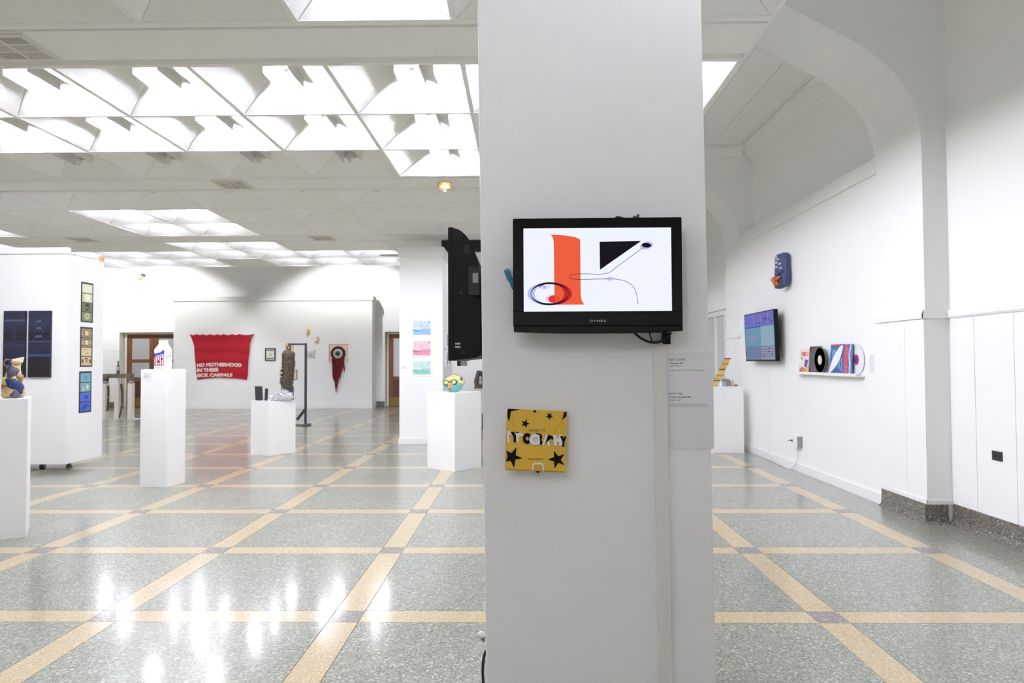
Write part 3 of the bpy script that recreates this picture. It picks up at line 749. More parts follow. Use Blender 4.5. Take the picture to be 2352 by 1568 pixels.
WPL = mat((232, 230, 226), 0.35, name='white_plastic')
MB().tube(arc([(0.034, PY - 0.012, 0.982), (0.033, PY - 0.048, 0.984), (0.035, PY - 0.050, 1.003), (0.041, PY - 0.050, 1.0085), (0.051, PY - 0.050, 1.009), (0.061, PY - 0.050, 1.0085), (0.067, PY - 0.050, 1.003), (0.069, PY - 0.048, 0.984), (0.068, PY - 0.012, 0.982)], 4), 0.0030, 8).build('hook_wire', WPL, hk)
MB().lathe([(0.0, -0.012), (0.015, -0.012), (0.017, -0.006), (0.017, -0.0005)], (0.051, PY, 0.978), 20, axis='y').build('hook_plate', mat((224, 220, 214), 0.4, name='ivory_plastic'), hk)
MB().lathe([(0.0, -0.0155), (0.005, -0.0150), (0.006, -0.0122)], (0.051, PY, 0.978), 14, axis='y').build('screw', mat((38, 36, 34), 0.4, 0.5, name='dark_screw'), hk)

# ---------------------------------------------------------------- second television, mounted on the pillar's left side
t2 = thing('television', 'black television seen edge on, mounted on the left side of the pillar', 'television', (-0.2, 2.8, 1.352))
prof = [(-0.262, 1.352)] + [(-0.262, 1.832), (-0.247, 1.832)]
MB().prism([(-0.266, 2.45, 1.352), (-0.266, 2.45, 1.834), (-0.247, 2.45, 1.834), (-0.247, 2.45, 1.352)], (0, 0.76, 0)).build('front_frame', BLACK, t2, bevel=0.002)
sh2 = arc([(-0.2465, 1.831), (-0.225, 1.824), (-0.198, 1.800), (-0.178, 1.765), (-0.163, 1.725), (-0.153, 1.685), (-0.150, 1.63)], 4)
MB().prism([(p.x, 2.4505, p.y) for p in sh2] + [(-0.150, 2.4505, 1.372), (-0.165, 2.4505, 1.362), (-0.2465, 2.4505, 1.354)], (0, 0.755, 0)).build('rear_shell', BLACK, t2)
B(-0.2668, -0.2661, 2.47, 3.19, 1.385, 1.815).build('screen_glass', GLOSSB, t2)
B(-0.1495, -0.139, 2.62, 3.0, 1.45, 1.53).build('wall_mount', BLACK, t2)
SH = thing('media_player', 'small black media box with a pale sticker on the back of the edge on television', 'media player', (-0.16, 2.447, 1.60))
B(-0.190, -0.151, 2.432, 2.4495, 1.585, 1.688).build('case', mat((30, 30, 32), 0.3, name='dark_plastic'), SH, bevel=0.002)
B(-0.176, -0.156, 2.4312, 2.4319, 1.63, 1.665).build('sticker', mat((150, 150, 152), 0.5, name='grey_sticker'), SH)
for z in (1.398, 1.410):
    B(-0.241, -0.222, 2.4497, 2.4503, z, z + 0.006).build('sticker', mat((190, 190, 180), 0.5, name='pale_sticker'), t2)
for x0, z0, w, hh in ((-0.222, 1.800, 0.008, 0.01), (-0.208, 1.738, 0.018, 0.03), (-0.225, 1.590, 0.012, 0.012), (-0.218, 1.375, 0.014, 0.012)):
    B(x0, x0 + w, 2.4490, 2.4503, z0, z0 + hh).build('shell_recess', mat((10, 10, 11), 0.5, name='dark_recess'), t2)
for k, z in enumerate((1.56, 1.49, 1.385)):
    tag(MB().tube(arc([(-0.152, 2.445 + 0.01 * k, z + 0.012), (-0.144, 2.44 + 0.01 * k, z), (-0.138, 2.445 + 0.01 * k, z - 0.012), (-0.1345, 2.47, z - 0.02)], 4), 0.0025, 6).build('signal_cable', CABLE, origin=(-0.145, 2.445, z)),
        ('thin black lead between media box and pillar side, uppermost', 'thin black lead behind the edge on television at mid height', 'thin black lead near the lower corner of the edge on television')[k], 'cable')
us = thing('flash_drive', 'white and black memory stick plugged under the edge on television', 'flash drive', (-0.235, 2.6, 1.33))
B(-0.246, -0.234, 2.58, 2.60, 1.332, 1.3515).build('plug_end', mat((60, 60, 72), 0.4, name='slate_plastic'), us)
B(-0.2335, -0.21, 2.58, 2.60, 1.332, 1.3515).build('body', WPL, us, bevel=0.001)
pg = thing('plug', 'white plug low on the left side of the pillar', 'plug', (-0.14, 2.42, 0.36))
MB().ball((-0.147, 2.42, 0.392), 0.014, 0.014, 0.012, 12, 8).build('plug_body', WPL, pg, smooth=True)
MB().tube([(-0.143, 2.42, 0.380), (-0.138, 2.42, 0.368)], [0.009, 0.004], 8).build('strain_relief', mat((120, 124, 120), 0.5, name='grey_rubber'), pg)
MB().tube(arc([(-0.130, 2.40, 0.345), (-0.138, 2.395, 0.32), (-0.141, 2.39, 0.28), (-0.138, 2.385, 0.2), (-0.14, 2.38, 0.05), (-0.2, 2.37, 0.006)], 5), 0.005, 8).build('plug_lead', CABLE, pg)

# ---------------------------------------------------------------- pedestals
def pedestal(A, Bc, C, z, lab):
    A, Bc, C = V(*A, 0), V(*Bc, 0), V(*C, 0)
    p = thing('pedestal', lab, 'pedestal', (A + C) / 2)
    MB().prism([A, Bc, C, A + C - Bc], (0, 0, z)).build('plinth_body', PEDW, p, bevel=0.004)
    return p, (A + C) / 2 + V(0, 0, z), (Bc - A).normalized(), (C - Bc).normalized()
ped0, top0, _, _ = pedestal((-4.181, 5.051), (-3.846, 5.269), (-4.064, 5.604), 1.074, 'white pedestal cut off by the left edge, under the collaged vase')
ped1, top1, u1, w1 = pedestal((-4.157, 7.387), (-3.837, 7.341), (-3.792, 7.655), 1.275, 'tall slim white pedestal under the milk carton')
ped2, top2, u2, w2 = pedestal((-4.005, 10.035), (-3.638, 9.775), (-3.375, 10.142), 0.787, 'low white pedestal with black boards and crumpled foil on it')
ped3, top3, u3, w3 = pedestal((-1.205, 8.650), (-0.828, 8.350), (-0.528, 8.727), 0.965, 'white pedestal beside the pillar under the teal bowl')
ped4, top4, _, _ = pedestal((2.62, 10.02), (3.225, 10.02), (3.225, 10.42), 0.965, 'white pedestal against the right display wall by the farther arch')
# faint card on the tall pedestal
A1 = V(-4.157, 7.387, 0); n1 = V(u1.y, -u1.x, 0); n1 = n1 if n1.y < 0 else -n1
lb = thing('wall_label', 'small grey printed card on the tall pedestal', 'label', A1 + u1 * 0.08 + V(0, 0, 1.14))
pp = Print(A1, u1, (0, 0, 1), n1)
MB().prism([pp.P(0.03, 1.14, 2), pp.P(0.135, 1.14, 2), pp.P(0.135, 1.24, 2), pp.P(0.03, 1.24, 2)], n1 * 0.0008).build('card', mat((236, 236, 238), 0.6, name='label_card_pale'), lb)
pp.k = 6
for z, w in ((1.232, 0.05), (1.224, 0.07), (1.205, 0.075), (1.198, 0.07), (1.191, 0.075), (1.184, 0.05)):
    pp.shape([(0.036, z), (0.036 + w, z), (0.036 + w, z + 0.003), (0.036, z + 0.003)], mat((190, 190, 194), 0.6, name='faint_ink'))
pp.build('print_lines', lb)

# ---------------------------------------------------------------- collaged vase
vs = thing('vase', 'lumpy vase of blue, tan and yellow clay patches on the leftmost pedestal', 'vase', (-4.0, 5.33, 1.0745))
vc = V(-4.012, 5.33, 1.0745)
def wob(p, s=1.0): return 1 + s * (0.06 * math.sin(3 * p + 1) + 0.04 * math.sin(5 * p))
vb = MB(); prof = [(0.044, 0.0), (0.062, 0.02), (0.068, 0.06), (0.067, 0.11), (0.061, 0.15), (0.052, 0.19), (0.046, 0.22), (0.045, 0.25), (0.048, 0.265)]
vb.lathe(prof, vc, 24)
for i, p in enumerate(vb.v):
    d = p - vc; a_ = math.atan2(d.y, d.x); q = wob(a_ + d.z * 6)
    vb.v[i] = vc + V(d.x * q, d.y * q, d.z)
vb.build('vase_body', mat((222, 206, 140), 0.55, name='yellow_clay', var=0.08, vscale=20), vs, smooth=True)
DB, NB, TN, BRN, OCH = (mat((44, 54, 104), 0.4, name='cobalt_clay', var=0.5, vscale=60), mat((92, 92, 112), 0.45, name='speckled_grey_clay', var=0.4, vscale=70), mat((200, 170, 122), 0.55, name='tan_clay', var=0.1, vscale=30), mat((158, 118, 80), 0.55, name='brown_clay_glaze', var=0.2, vscale=30), mat((206, 190, 110), 0.55, name='ochre_clay', var=0.1))
VT = Matrix.Rotation(math.radians(37), 3, 'Z')
def patch(cx, cz, rx, rz, m, seed=0, tilt=0.0, r=0.085):
    cx, rx, r = cx * 0.78, rx * 0.78, r * 0.78
    rnd = random.Random(seed); ph = [rnd.uniform(0, 6.28) for _ in range(3)]
    mb = MB().ball((0, 0, 0), rx, 0.016, rz, 20, 10, fn=lambda d: 1 + 0.13 * math.sin(3 * math.atan2(d.z, d.x) + ph[0]) + 0.08 * math.sin(5 * math.atan2(d.z, d.x) + ph[1]))
    R = Matrix.Rotation(tilt, 3, 'Y')
    out = []
    for p in mb.v:
        p = R @ p; w = (cx + p.x) / r            # wrap the slab round the body
        q = r - p.y
        out.append(vc + VT @ V(math.sin(w) * q, -math.cos(w) * q, cz + p.z))
    mb.v = out
    mb.build('clay_patch', m, vs, smooth=True)
patch(-0.012, 0.205, 0.058, 0.052, NB, 1, 0.1, 0.064)
patch(0.0, 0.115, 0.075, 0.040, DB, 2, 0.35)
patch(0.062, 0.08, 0.045, 0.05, DB, 3, -0.4)
patch(-0.075, 0.045, 0.055, 0.044, TN, 4, 0, 0.084)
patch(0.02, 0.03, 0.042, 0.034, NB, 5, 0, 0.080)
patch(0.062, 0.158, 0.036, 0.034, BRN, 6, 0.3, 0.078)
patch(-0.085, 0.13, 0.03, 0.035, OCH, 7, 0, 0.082)
patch(-0.095, 0.09, 0.03, 0.024, BRN, 8, 0, 0.086)
patch(0.095, 0.035, 0.03, 0.04, TN, 11, 0, 0.084)
patch(-0.045, 0.280, 0.034, 0.028, DB, 9, 0.5, 0.066)
patch(-0.085, 0.275, 0.014, 0.034, BRN, 10, 0.3, 0.066)
fl_ = MB(); fl_.lathe([(0.046, 0.255), (0.053, 0.272), (0.062, 0.292)], vc, 20)
fl_.build('tan_collar', TN, vs, smooth=True)
MB().prism([vc + VT @ V(*q) for q in ((-0.028, -0.042, 0.270), (0.060, -0.038, 0.282), (0.068, -0.034, 0.325), (0.024, -0.038, 0.314), (-0.024, -0.042, 0.302))], VT @ V(0, 0.012, 0)).build('white_flap', mat((240, 234, 220), 0.6, name='white_clay'), vs, bevel=0.002)

# ---------------------------------------------------------------- milk carton
mc = thing('milk_carton', 'red, white and blue striped milk carton on the tall pedestal', 'carton', V(-3.975, 7.51, 1.2755))
cc = V(-3.972, 7.50, 1.2755); ang = math.radians(-8)
e1 = V(math.cos(ang), math.sin(ang), 0); e2 = V(-math.sin(ang), math.cos(ang), 0); hw = 0.064
WC = mat((240, 238, 244), 0.5, name='carton_card'); PK = mat((238, 176, 182), 0.5, name='carton_pink')
def cp(a_, b_, z): return cc + e1 * a_ + e2 * b_ + V(0, 0, z)
MB().prism([cp(-hw, -hw, 0), cp(hw, -hw, 0), cp(hw, hw, 0), cp(-hw, hw, 0)], (0, 0, 0.215)).build('carton_body', WC, mc, bevel=0.0015)
gb = MB().add([cp(-hw, -hw, 0.2152), cp(hw, -hw, 0.2152), cp(hw, hw, 0.2152), cp(-hw, hw, 0.2152), cp(-hw + 0.012, -0.004, 0.283), cp(hw - 0.012, -0.004, 0.283), cp(hw - 0.012, 0.004, 0.283), cp(-hw + 0.012, 0.004, 0.283)],
              [(0, 3, 2, 1), (4, 5, 6, 7), (0, 1, 5, 4), (2, 3, 7, 6), (1, 2, 6, 5), (3, 0, 4, 7)]); gb.mi[2] = 0
gable = gb.build('gable', [WC], mc)
B_ = MB().prism([cp(-hw + 0.010, -0.004, 0.2832), cp(hw - 0.010, -0.004, 0.2832), cp(hw - 0.010, 0.004, 0.2832), cp(-hw + 0.010, 0.004, 0.2832)], (0, 0, 0.035)).build('top_fin', WC, mc)
pc_ = Print(cp(-hw, -hw, 0), e1, (0, 0, 1), -e2, lambda x, y: (x * 2 * hw, y * 0.215))
BLU2, RD2 = pm(58, 50, 150), pm(206, 62, 70)
pc_.shape([(0.03, 0.20), (0.93, 0.20), (0.93, 0.76), (0.03, 0.70)], RD2)
for k in range(4):
    x0 = 0.16 + k * 0.20
    pc_.shape([(x0, 0.22), (x0 + 0.11, 0.22), (x0 + 0.11, 0.72), (x0, 0.71)], WC, k == 3)
pc_.shape([(0.0, 0.60), (0.95, 0.74), (0.95, 0.98), (0.0, 0.82)], BLU2)
pc_.shape([(0.08, 0.79), (0.72, 0.88), (0.72, 0.93), (0.08, 0.85)], pm(220, 220, 250)).shape([(0.12, 0.64), (0.93, 0.755), (0.93, 0.80), (0.12, 0.69)], pm(200, 200, 244))
pc_.shape([(0.03, 0.185), (0.93, 0.185), (0.93, 0.21), (0.03, 0.21)], BLU2)
pc_.shape(ell(0.42, 0.38, 0.08, 0.055, 12), INK, False).shape(ell(0.74, 0.52, 0.09, 0.06, 12), INK)
pc_.shape([(0.35, 0.38), (0.38, 0.50), (0.42, 0.42), (0.48, 0.47), (0.46, 0.36)], INK)
for k, w in enumerate((0.5, 0.75)): pc_.shape([(0.12, 0.10 - 0.05 * k), (0.12 + w, 0.10 - 0.05 * k), (0.12 + w, 0.12 - 0.05 * k), (0.12, 0.12 - 0.05 * k)], pm(170, 168, 180), False)
pc_.build('front_print', mc)
ps_ = Print(cp(hw, -hw, 0), e2, (0, 0, 1), e1, lambda x, y: (x * 2 * hw, y * 0.215))
for x, y, s_ in ((0.2, 0.62, 0.05), (0.5, 0.64, 0.05), (0.8, 0.66, 0.05), (0.8, 0.78, 0.04), (0.5, 0.76, 0.02), (0.2, 0.75, 0.03)):
    ps_.shape([(x - s_, y), (x, y - 0.03), (x + s_, y + 0.01), (x, y + 0.06)], INK, False)
ps_.shape([(0.1, 0.87), (0.8, 0.87), (0.8, 0.885), (0.1, 0.885)], pm(120, 120, 130), False)
ps_.build('side_print', mc)
gd = (cp(0, -0.004, 0.283) - cp(0, -hw, 0.2152))
pg_ = Print(cp(-hw, -hw, 0.2152), e1, gd, e1.cross(gd).normalized(), lambda x, y: (x * 2 * hw, y * gd.length))
pg_.shape([(0.02, 0.05), (0.98, 0.05), (0.91, 0.97), (0.09, 0.97)], PK).shape(ell(0.5, 0.48, 0.40, 0.36, 24), pm(246, 244, 246))
pg_.build('gable_print', mc)

# ---------------------------------------------------------------- things on the low pedestal
SLATE = mat((52, 52, 58), 0.5, name='slate_board')
def board(cx, cy, w, hh, tilt, rot, lab):
    z0 = 0.7875
    a_ = V(math.cos(rot), math.sin(rot), 0); up = V(math.sin(tilt) * 0.0, math.sin(abs(tilt)) * 0.4, 1).normalized() + a_ * tilt
    o = MB().prism([V(cx, cy, z0) - a_ * w / 2, V(cx, cy, z0) + a_ * w / 2, V(cx, cy, z0) + a_ * w / 2 + up * hh, V(cx, cy, z0) - a_ * w / 2 + up * hh], V(-a_.y, a_.x, 0) * 0.012)
    tag(o.build('slate_board', SLATE, origin=(cx, cy, z0)), lab, 'board')
board(-3.865, 9.985, 0.112, 0.206, -0.07, -0.1, 'wider black board standing on the low pedestal')
board(-3.755, 9.955, 0.046, 0.175, 0.05, -0.3, 'narrow black board standing on the low pedestal')
bb = MB().box(-3.50, -3.41, 10.08, 10.16, 0.7875, 0.985)
tag(bb.build('black_box', SLATE, origin=(-3.455, 10.12, 0.7875), bevel=0.003), 'upright black box standing behind the foil on the low pedestal', 'box')
FOIL = mat((222, 222, 226), 0.22, 0.35, name='crumpled_foil')
def crumple(mb, c, r, seed, sq=0.7):
    rnd = random.Random(seed)
    tbl = [[rnd.uniform(0.35, 1.2) for _ in range(14)] for _ in range(9)]
    vs_ = []; nu, nv = 14, 8
    for j in range(nv + 1):
        for k in range(nu):
            t_ = math.pi * j / nv; w_ = 2 * math.pi * k / nu; q = tbl[j][k] * r
            vs_.append((c[0] + math.sin(t_) * math.cos(w_) * q, c[1] + math.sin(t_) * math.sin(w_) * q, max(0.788, c[2] + math.cos(t_) * q * sq)))
    mb.add(vs_, [(j * nu + k, (j + 1) * nu + k, (j + 1) * nu + (k + 1) % nu, j * nu + (k + 1) % nu) for j in range(nv) for k in range(nu)])
foil = MB()
for c_, r_, sd_, sq_ in (((-3.65, 9.95, 0.82), 0.062, 3, 0.7), ((-3.58, 9.97, 0.83), 0.085, 5, 0.9), ((-3.47, 9.985, 0.85), 0.095, 9, 1.0), ((-3.42, 10.0, 0.84), 0.07, 14, 0.9), ((-3.53, 9.94, 0.82), 0.06, 21, 0.8)):
    crumple(foil, c_, r_, sd_, sq_)
tag(foil.build('crumpled_foil', FOIL, origin=(-3.55, 9.97, 0.788)), 'heap of crumpled silver foil spread over the low pedestal', 'foil')
tag(MB().tube([(-3.565, 10.06, 0.788), (-3.56, 10.065, 1.0)], 0.006, 6).build('black_stick', SLATE, origin=(-3.565, 10.06, 0.788)), 'thin black stick standing among the foil', 'stick')

# ---------------------------------------------------------------- teal bowl head
bo = thing('bowl_sculpture', 'teal bowl made into a face with goggle eyes and orange nose', 'sculpture', V(-0.862, 8.56, 0.9655))
bc = V(-0.862, 8.56, 0.9655)
MB().lathe([(0.045, 0.0), (0.06, 0.004), (0.095, 0.035), (0.117, 0.08), (0.122, 0.12), (0.118, 0.12), (0.11, 0.08)], bc, 28).build('bowl', mat((124, 200, 200), 0.3, name='teal_glaze'), bo, smooth=True)
YC = mat((232, 218, 150), 0.7, name='yellow_cloth', var=0.1, vscale=40)
for k, (x, y, z, r) in enumerate(((-0.04, -0.02, 0.15, 0.055), (0.05, -0.03, 0.155, 0.055), (0.09, -0.04, 0.12, 0.045), (0.0, 0.03, 0.17, 0.06), (-0.085, 0.0, 0.135, 0.035))):
    MB().ball(bc + V(x, y, z), r, r, r * 0.75, 14, 9, fn=lambda d, k=k: 1 + 0.16 * math.sin(7 * d.x + k) * math.cos(6 * d.z + k)).build('stuffing', YC if k != 3 else mat((206, 188, 110), 0.7, name='olive_cloth'), bo, smooth=True)
for x, y, z in ((-0.082, -0.095, 0.118), (0.018, -0.112, 0.128)):
    c_ = bc + V(x, y, z)
    lens = MB().lathe([(0.0, -0.012), (0.022, -0.010), (0.03, -0.002), (0.03, 0.01)], c_, 18, axis='y').build('lens', mat((206, 226, 150), 0.1, name='green_lens', coat=0.6), bo, smooth=True)
    MB().lathe([(0.029, -0.008), (0.037, -0.006), (0.038, 0.02), (0.029, 0.02), (0.029, -0.008)], c_, 18, axis='y').build('goggle_rim', mat((110, 108, 100), 0.3, 0.7, name='steel_rim'), lens)
MB().obox(bc + V(-0.035, -0.118, 0.085), (0.022, 0.004, 0), (0, 0.012, 0), (0.001, -0.002, 0.034)).build('nose_block', mat((222, 156, 78), 0.6, name='orange_felt', var=0.08, vscale=60), bo, bevel=0.003)
for x in (-0.048, 0.0): MB().ball(bc + V(x, -0.085 + abs(x) * 0.1, 0.035), 0.008, 0.006, 0.007, 8, 6).build('dark_bead', INK, bo)
MB().tube(arc([bc + V(-0.03, -0.105, 0.05), bc + V(-0.026, -0.085, 0.02), bc + V(-0.025, -0.085, 0.004)], 4), 0.007, 8).build('tongue', mat((214, 140, 140), 0.6, name='pink_felt'), bo)
MB().tube(arc([bc + V(-0.12, -0.02, 0.10), bc + V(-0.13, -0.02, 0.17), bc + V(-0.06, -0.02, 0.21), bc + V(0.03, -0.02, 0.225), bc + V(0.11, -0.02, 0.19), bc + V(0.15, -0.02, 0.12), bc + V(0.11, -0.04, 0.08)], 5), 0.0025, 6).build('wire', mat((150, 146, 160), 0.4, 0.5, name='thin_wire'), bo)
MB().ball(bc + V(0.105, -0.07, 0.165), 0.012, 0.008, 0.024, 10, 8).build('dark_buckle', mat((60, 66, 70), 0.3, name='dark_buckle'), bo)

# ---------------------------------------------------------------- left display partition on castors
pt = thing('display_partition', 'white wheeled display partition at the left with dark paintings', 'partition', (-6.8, 8.86, 0))
B(-7.9, -5.714, 8.486, 9.225, 0.083, 2.722).build('partition_panel', WHITE, pt, bevel=0.002)
MB().box(-7.9, -5.700, 8.462, 8.52, 2.7225, 2.802).build('cap_board', TRIM, pt, bevel=0.003)
MB().box(-5.745, -5.716, 9.16, 9.2245, 2.7225, 2.78).build('timber_end', mat((214, 170, 118), 0.6, name='raw_timber', var=0.1), pt)
for x, y in ((-6.08, 8.60), (-6.08, 9.1), (-7.7, 8.60), (-7.7, 9.1)):
    cw = MB().lathe([(0.02, -0.016), (0.040, -0.016), (0.042, -0.010), (0.042, 0.010), (0.040, 0.016), (0.02, 0.016)], (x, y, 0.0425), 20, axis='x').build('castor_wheel', mat((26, 26, 27), 0.5, name='castor_rubber'), pt, smooth=False)
    MB().box(x - 0.024, x - 0.0165, y - 0.012, y + 0.012, 0.03, 0.0828).box(x + 0.0165, x + 0.024, y - 0.012, y + 0.012, 0.03, 0.0828).build('castor_fork', mat((150, 150, 152), 0.3, 0.8, name='zinc'), cw)
    MB().lathe([(0.0, -0.018), (0.012, -0.018), (0.012, 0.018), (0.0, 0.018)], (x, y, 0.0425), 12, axis='x').build('hub', mat((180, 180, 180), 0.3, 0.8, name='hub_zinc'), cw)
def dark_painting(x0, x1, lab, light, seed):
    z0, z1 = 1.172, 2.003
    p = thing('painting', lab, 'painting', ((x0 + x1) / 2, 8.47, z0))
    cv = B(x0, x1, 8.455, 8.4855, z0, z1).build('canvas', mat((32, 31, 42), 0.55, name='night_canvas', var=0.1), p)
    P = Print((x0, 8.455, z0), (1, 0, 0), (0, 0, 1), (0, -1, 0), lambda x, y: (x * (x1 - x0), (1 - y) * (z1 - z0)))
    rnd = random.Random(seed); y = 0.0
    bands = [(0.0, 0.12, (46, 44, 66)), (0.12, 0.22, (44, 50, 76)), (0.22, 0.32, (38, 42, 60)), (0.32, 0.45, (30, 30, 44)), (0.45, 0.60, (44, 42, 66)), (0.60, 0.70, (38, 40, 62)), (0.70, 1.0, (34, 31, 38))]
    for a_, b_, c in bands:
        P.shape([(0, a_), (1, a_), (1, b_), (0, b_)], mat(c, 0.55, name='night_band', var=0.12, vscale=12), False)
    P.k += 1
    for yy, th, c in light:
        P.shape([(0, yy), (1, yy), (1, yy + th), (0, yy + th)], pm(*[int(v * 0.72) for v in c]), False)
    P.k += 1
    if seed == 1:
        for yy, w in ((0.14, 0.10), (0.245, 0.11), (0.37, 0.14)):
            P.shape([(0.48 - w, yy), (0.48 + w, yy), (0.48 + w * 1.1, yy + 0.035), (0.48 - w * 1.1, yy + 0.035)], pm(84, 88, 120), False)
            P.line([(0.48 - w * 1.2, yy + 0.04), (0.48 - w * 1.9, yy + 0.085), (0.30, yy + 0.09)], 0.012, pm(70, 76, 98)); P.line([(0.48 + w * 1.2, yy + 0.04), (0.48 + w * 1.9, yy + 0.085), (0.75, yy + 0.09)], 0.012, pm(70, 76, 98))
    else:
        for k in range(7):
            P.shape([(0.42, 0.16 + k * 0.05), (0.60, 0.16 + k * 0.05), (0.60, 0.195 + k * 0.05), (0.42, 0.195 + k * 0.05)], pm(50 + 5 * (k % 2), 48, 64), False)
    P.build('painted_bands', cv)
    return p
dark_painting(-6.502, -6.226, 'dark blue banded painting partly behind the vase', [(0.13, 0.03, (112, 120, 156)), (0.39, 0.012, (70, 76, 104)), (0.51, 0.018, (70, 96, 140)), (0.27, 0.035, (48, 56, 84))], 2)
dark_painting(-6.187, -5.906, 'dark blue painting with pale tower shapes nearest the partition corner', [(0.455, 0.013, (92, 132, 180)), (0.655, 0.035, (72, 108, 160)), (0.11, 0.006, (90, 90, 110)), (0.215, 0.006, (80, 90, 120))], 1)
B(-6.236, -6.222, 8.457, 8.4855, 1.90, 2.003).build('canvas_edge', mat((32, 31, 42), 0.55, name='night_canvas', var=0.1), bpy.data.objects['painting'])
def strip(y0, y1, z0, z1, lab, cols, deco):
    p = thing('print_strip', lab, 'print', (-5.70, (y0 + y1) / 2, z0))
    B(-5.7138, -5.711, y0, y1, z0, z1).build('backing', mat((52, 52, 60), 0.6, name='charcoal_backing'), p)
    w, hh = y1 - y0, z1 - z0
    for k, c in enumerate(cols):
        a_ = z1 - hh * (0.045 + 0.235 * k + 0.0); b_ = a_ - hh * 0.215
        nt = B(-5.7108, -5.7095, y0 + w * 0.09, y1 - w * 0.09, b_, a_).build('note', mat(c, 0.6, name='note_paper', var=0.10, vscale=45), p)
        P = Print((-5.7095, y0 + w * 0.09, b_), (0, 1, 0), (0, 0, 1), (1, 0, 0), lambda x, y: (x * w * 0.82, y * hh * 0.215))
        deco(P, k); 
        if P.mats: P.build('note_print', nt)
def deco1(P, k):
    if k == 0: P.shape(ell(0.5, 0.5, 0.3, 0.42, 20), pm(236, 234, 214))
    if k == 1: P.shape(ell(0.5, 0.5, 0.24, 0.40, 20), pm(240, 238, 218)).shape([(0, 0), (0.22, 0), (0.22, 1), (0, 1)], pm(206, 206, 160))
    if k == 2: P.shape(ell(0.5, 0.55, 0.22, 0.45, 20), pm(56, 62, 50)).shape([(0.34, 0.42), (0.66, 0.42), (0.66, 0.50), (0.34, 0.50)], pm(170, 170, 140))
    if k == 3: P.ring(ell(0.5, 0.55, 0.24, 0.36, 20), ell(0.5, 0.55, 0.15, 0.22, 20), pm(208, 212, 176)).shape(ell(0.5, 0.5, 0.07, 0.1, 12), pm(200, 205, 170))
def deco2(P, k):
    dk = pm(64, 50, 46); lt = pm(214, 190, 148)
    if k < 2:
        for x, y in ((0.12, 0.18), (0.88, 0.18), (0.12, 0.82), (0.88, 0.82)): P.shape([(x - 0.09, y - 0.13), (x + 0.09, y - 0.13), (x + 0.09, y + 0.13), (x - 0.09, y + 0.13)], dk, False)
        P.k += 1
        for x, y in ((0.12, 0.18), (0.88, 0.18), (0.12, 0.82), (0.88, 0.82)): P.shape(ell(x, y, 0.05, 0.08, 10), lt, False)
        P.shape([(0.27, 0.1), (0.73, 0.1), (0.73, 0.9), (0.27, 0.9)], dk).shape([(0.32, 0.2), (0.68, 0.2), (0.68, 0.8), (0.32, 0.8)], pm(226, 208, 150))
        if k == 0: P.text('1', 0.13, 0.2, 0.36, 0.64, dk, 0.02).text('1', 0.8, 0.87, 0.36, 0.64, dk, 0.02)
    elif k == 2: P.shape(ell(0.42, 0.3, 0.05, 0.05, 10), dk, False).shape(ell(0.6, 0.3, 0.06, 0.05, 10), dk, False).shape([(0.1, 0.75), (0.5, 0.82), (0.5, 0.78), (0.1, 0.7)], pm(150, 120, 84))
    else: P.shape(ell(0.12, 0.5, 0.10, 0.26, 16), pm(96, 84, 66), False).shape(ell(0.88, 0.5, 0.10, 0.26, 16), pm(96, 84, 66), False).shape([(0.32, 0.72), (0.68, 0.72), (0.68, 0.84), (0.32, 0.84)], dk, False).shape(ell(0.52, 0.5, 0.1, 0.15, 14), pm(134, 124, 120))
def deco3(P, k):
    if k == 0: P.shape(ell(0.55, 0.45, 0.2, 0.3, 18), pm(108, 160, 180)).shape([(0.1, 0.15), (0.9, 0.15), (0.9, 0.2), (0.1, 0.2)], pm(150, 188, 200))
    if k == 1: P.shape(ell(0.3, 0.4, 0.09, 0.25, 16), pm(220, 190, 200)).shape(ell(0.68, 0.52, 0.13, 0.3, 16), pm(226, 210, 186)).shape(ell(0.3, 0.2, 0.1, 0.12, 12), pm(210, 206, 190))
    if k == 2: P.shape([(0.3, 0.3), (0.45, 0.5), (0.3, 0.72), (0.52, 0.66), (0.85, 0.62), (0.7, 0.4), (0.8, 0.2), (0.5, 0.35)], pm(34, 66, 176))
    if k == 3: P.shape([tuple(p) for p in arc([(0.1, 0.2), (0.3, 0.6), (0.5, 0.75), (0.75, 0.66), (0.9, 0.4), (0.7, 0.52), (0.55, 0.35), (0.35, 0.15), (0.1, 0.2)], 4)], pm(28, 76, 172))
strip(8.742, 8.992, 1.879, 2.402, 'strip of four olive green notes, topmost on the partition side', [(232, 230, 208), (222, 222, 190), (118, 118, 88), (140, 142, 106)], deco1)
strip(8.738, 8.990, 1.296, 1.817, 'strip of four cream and black notes, middle on the partition side', [(208, 184, 142), (196, 172, 134), (222, 200, 158), (212, 190, 148)], deco2)
strip(8.728, 8.980, 0.701, 1.238, 'strip of four teal and blue notes, lowest on the partition side', [(124, 172, 190), (120, 178, 182), (84, 110, 206), (70, 104, 196)], deco3)
for k, z in enumerate((1.60, 1.44, 1.28)):
    tag(B(-5.795, -5.765, 8.4840, 8.4857, z, z + 0.03).build('wall_label', mat((246, 246, 247), 0.6, name='label_card_white'), origin=(-5.78, 8.485, z)), ('tiny white card by the partition corner, uppermost of three', 'tiny white card by the partition corner, middle of three', 'tiny white card by the partition corner, lowest of three')[k], 'label')

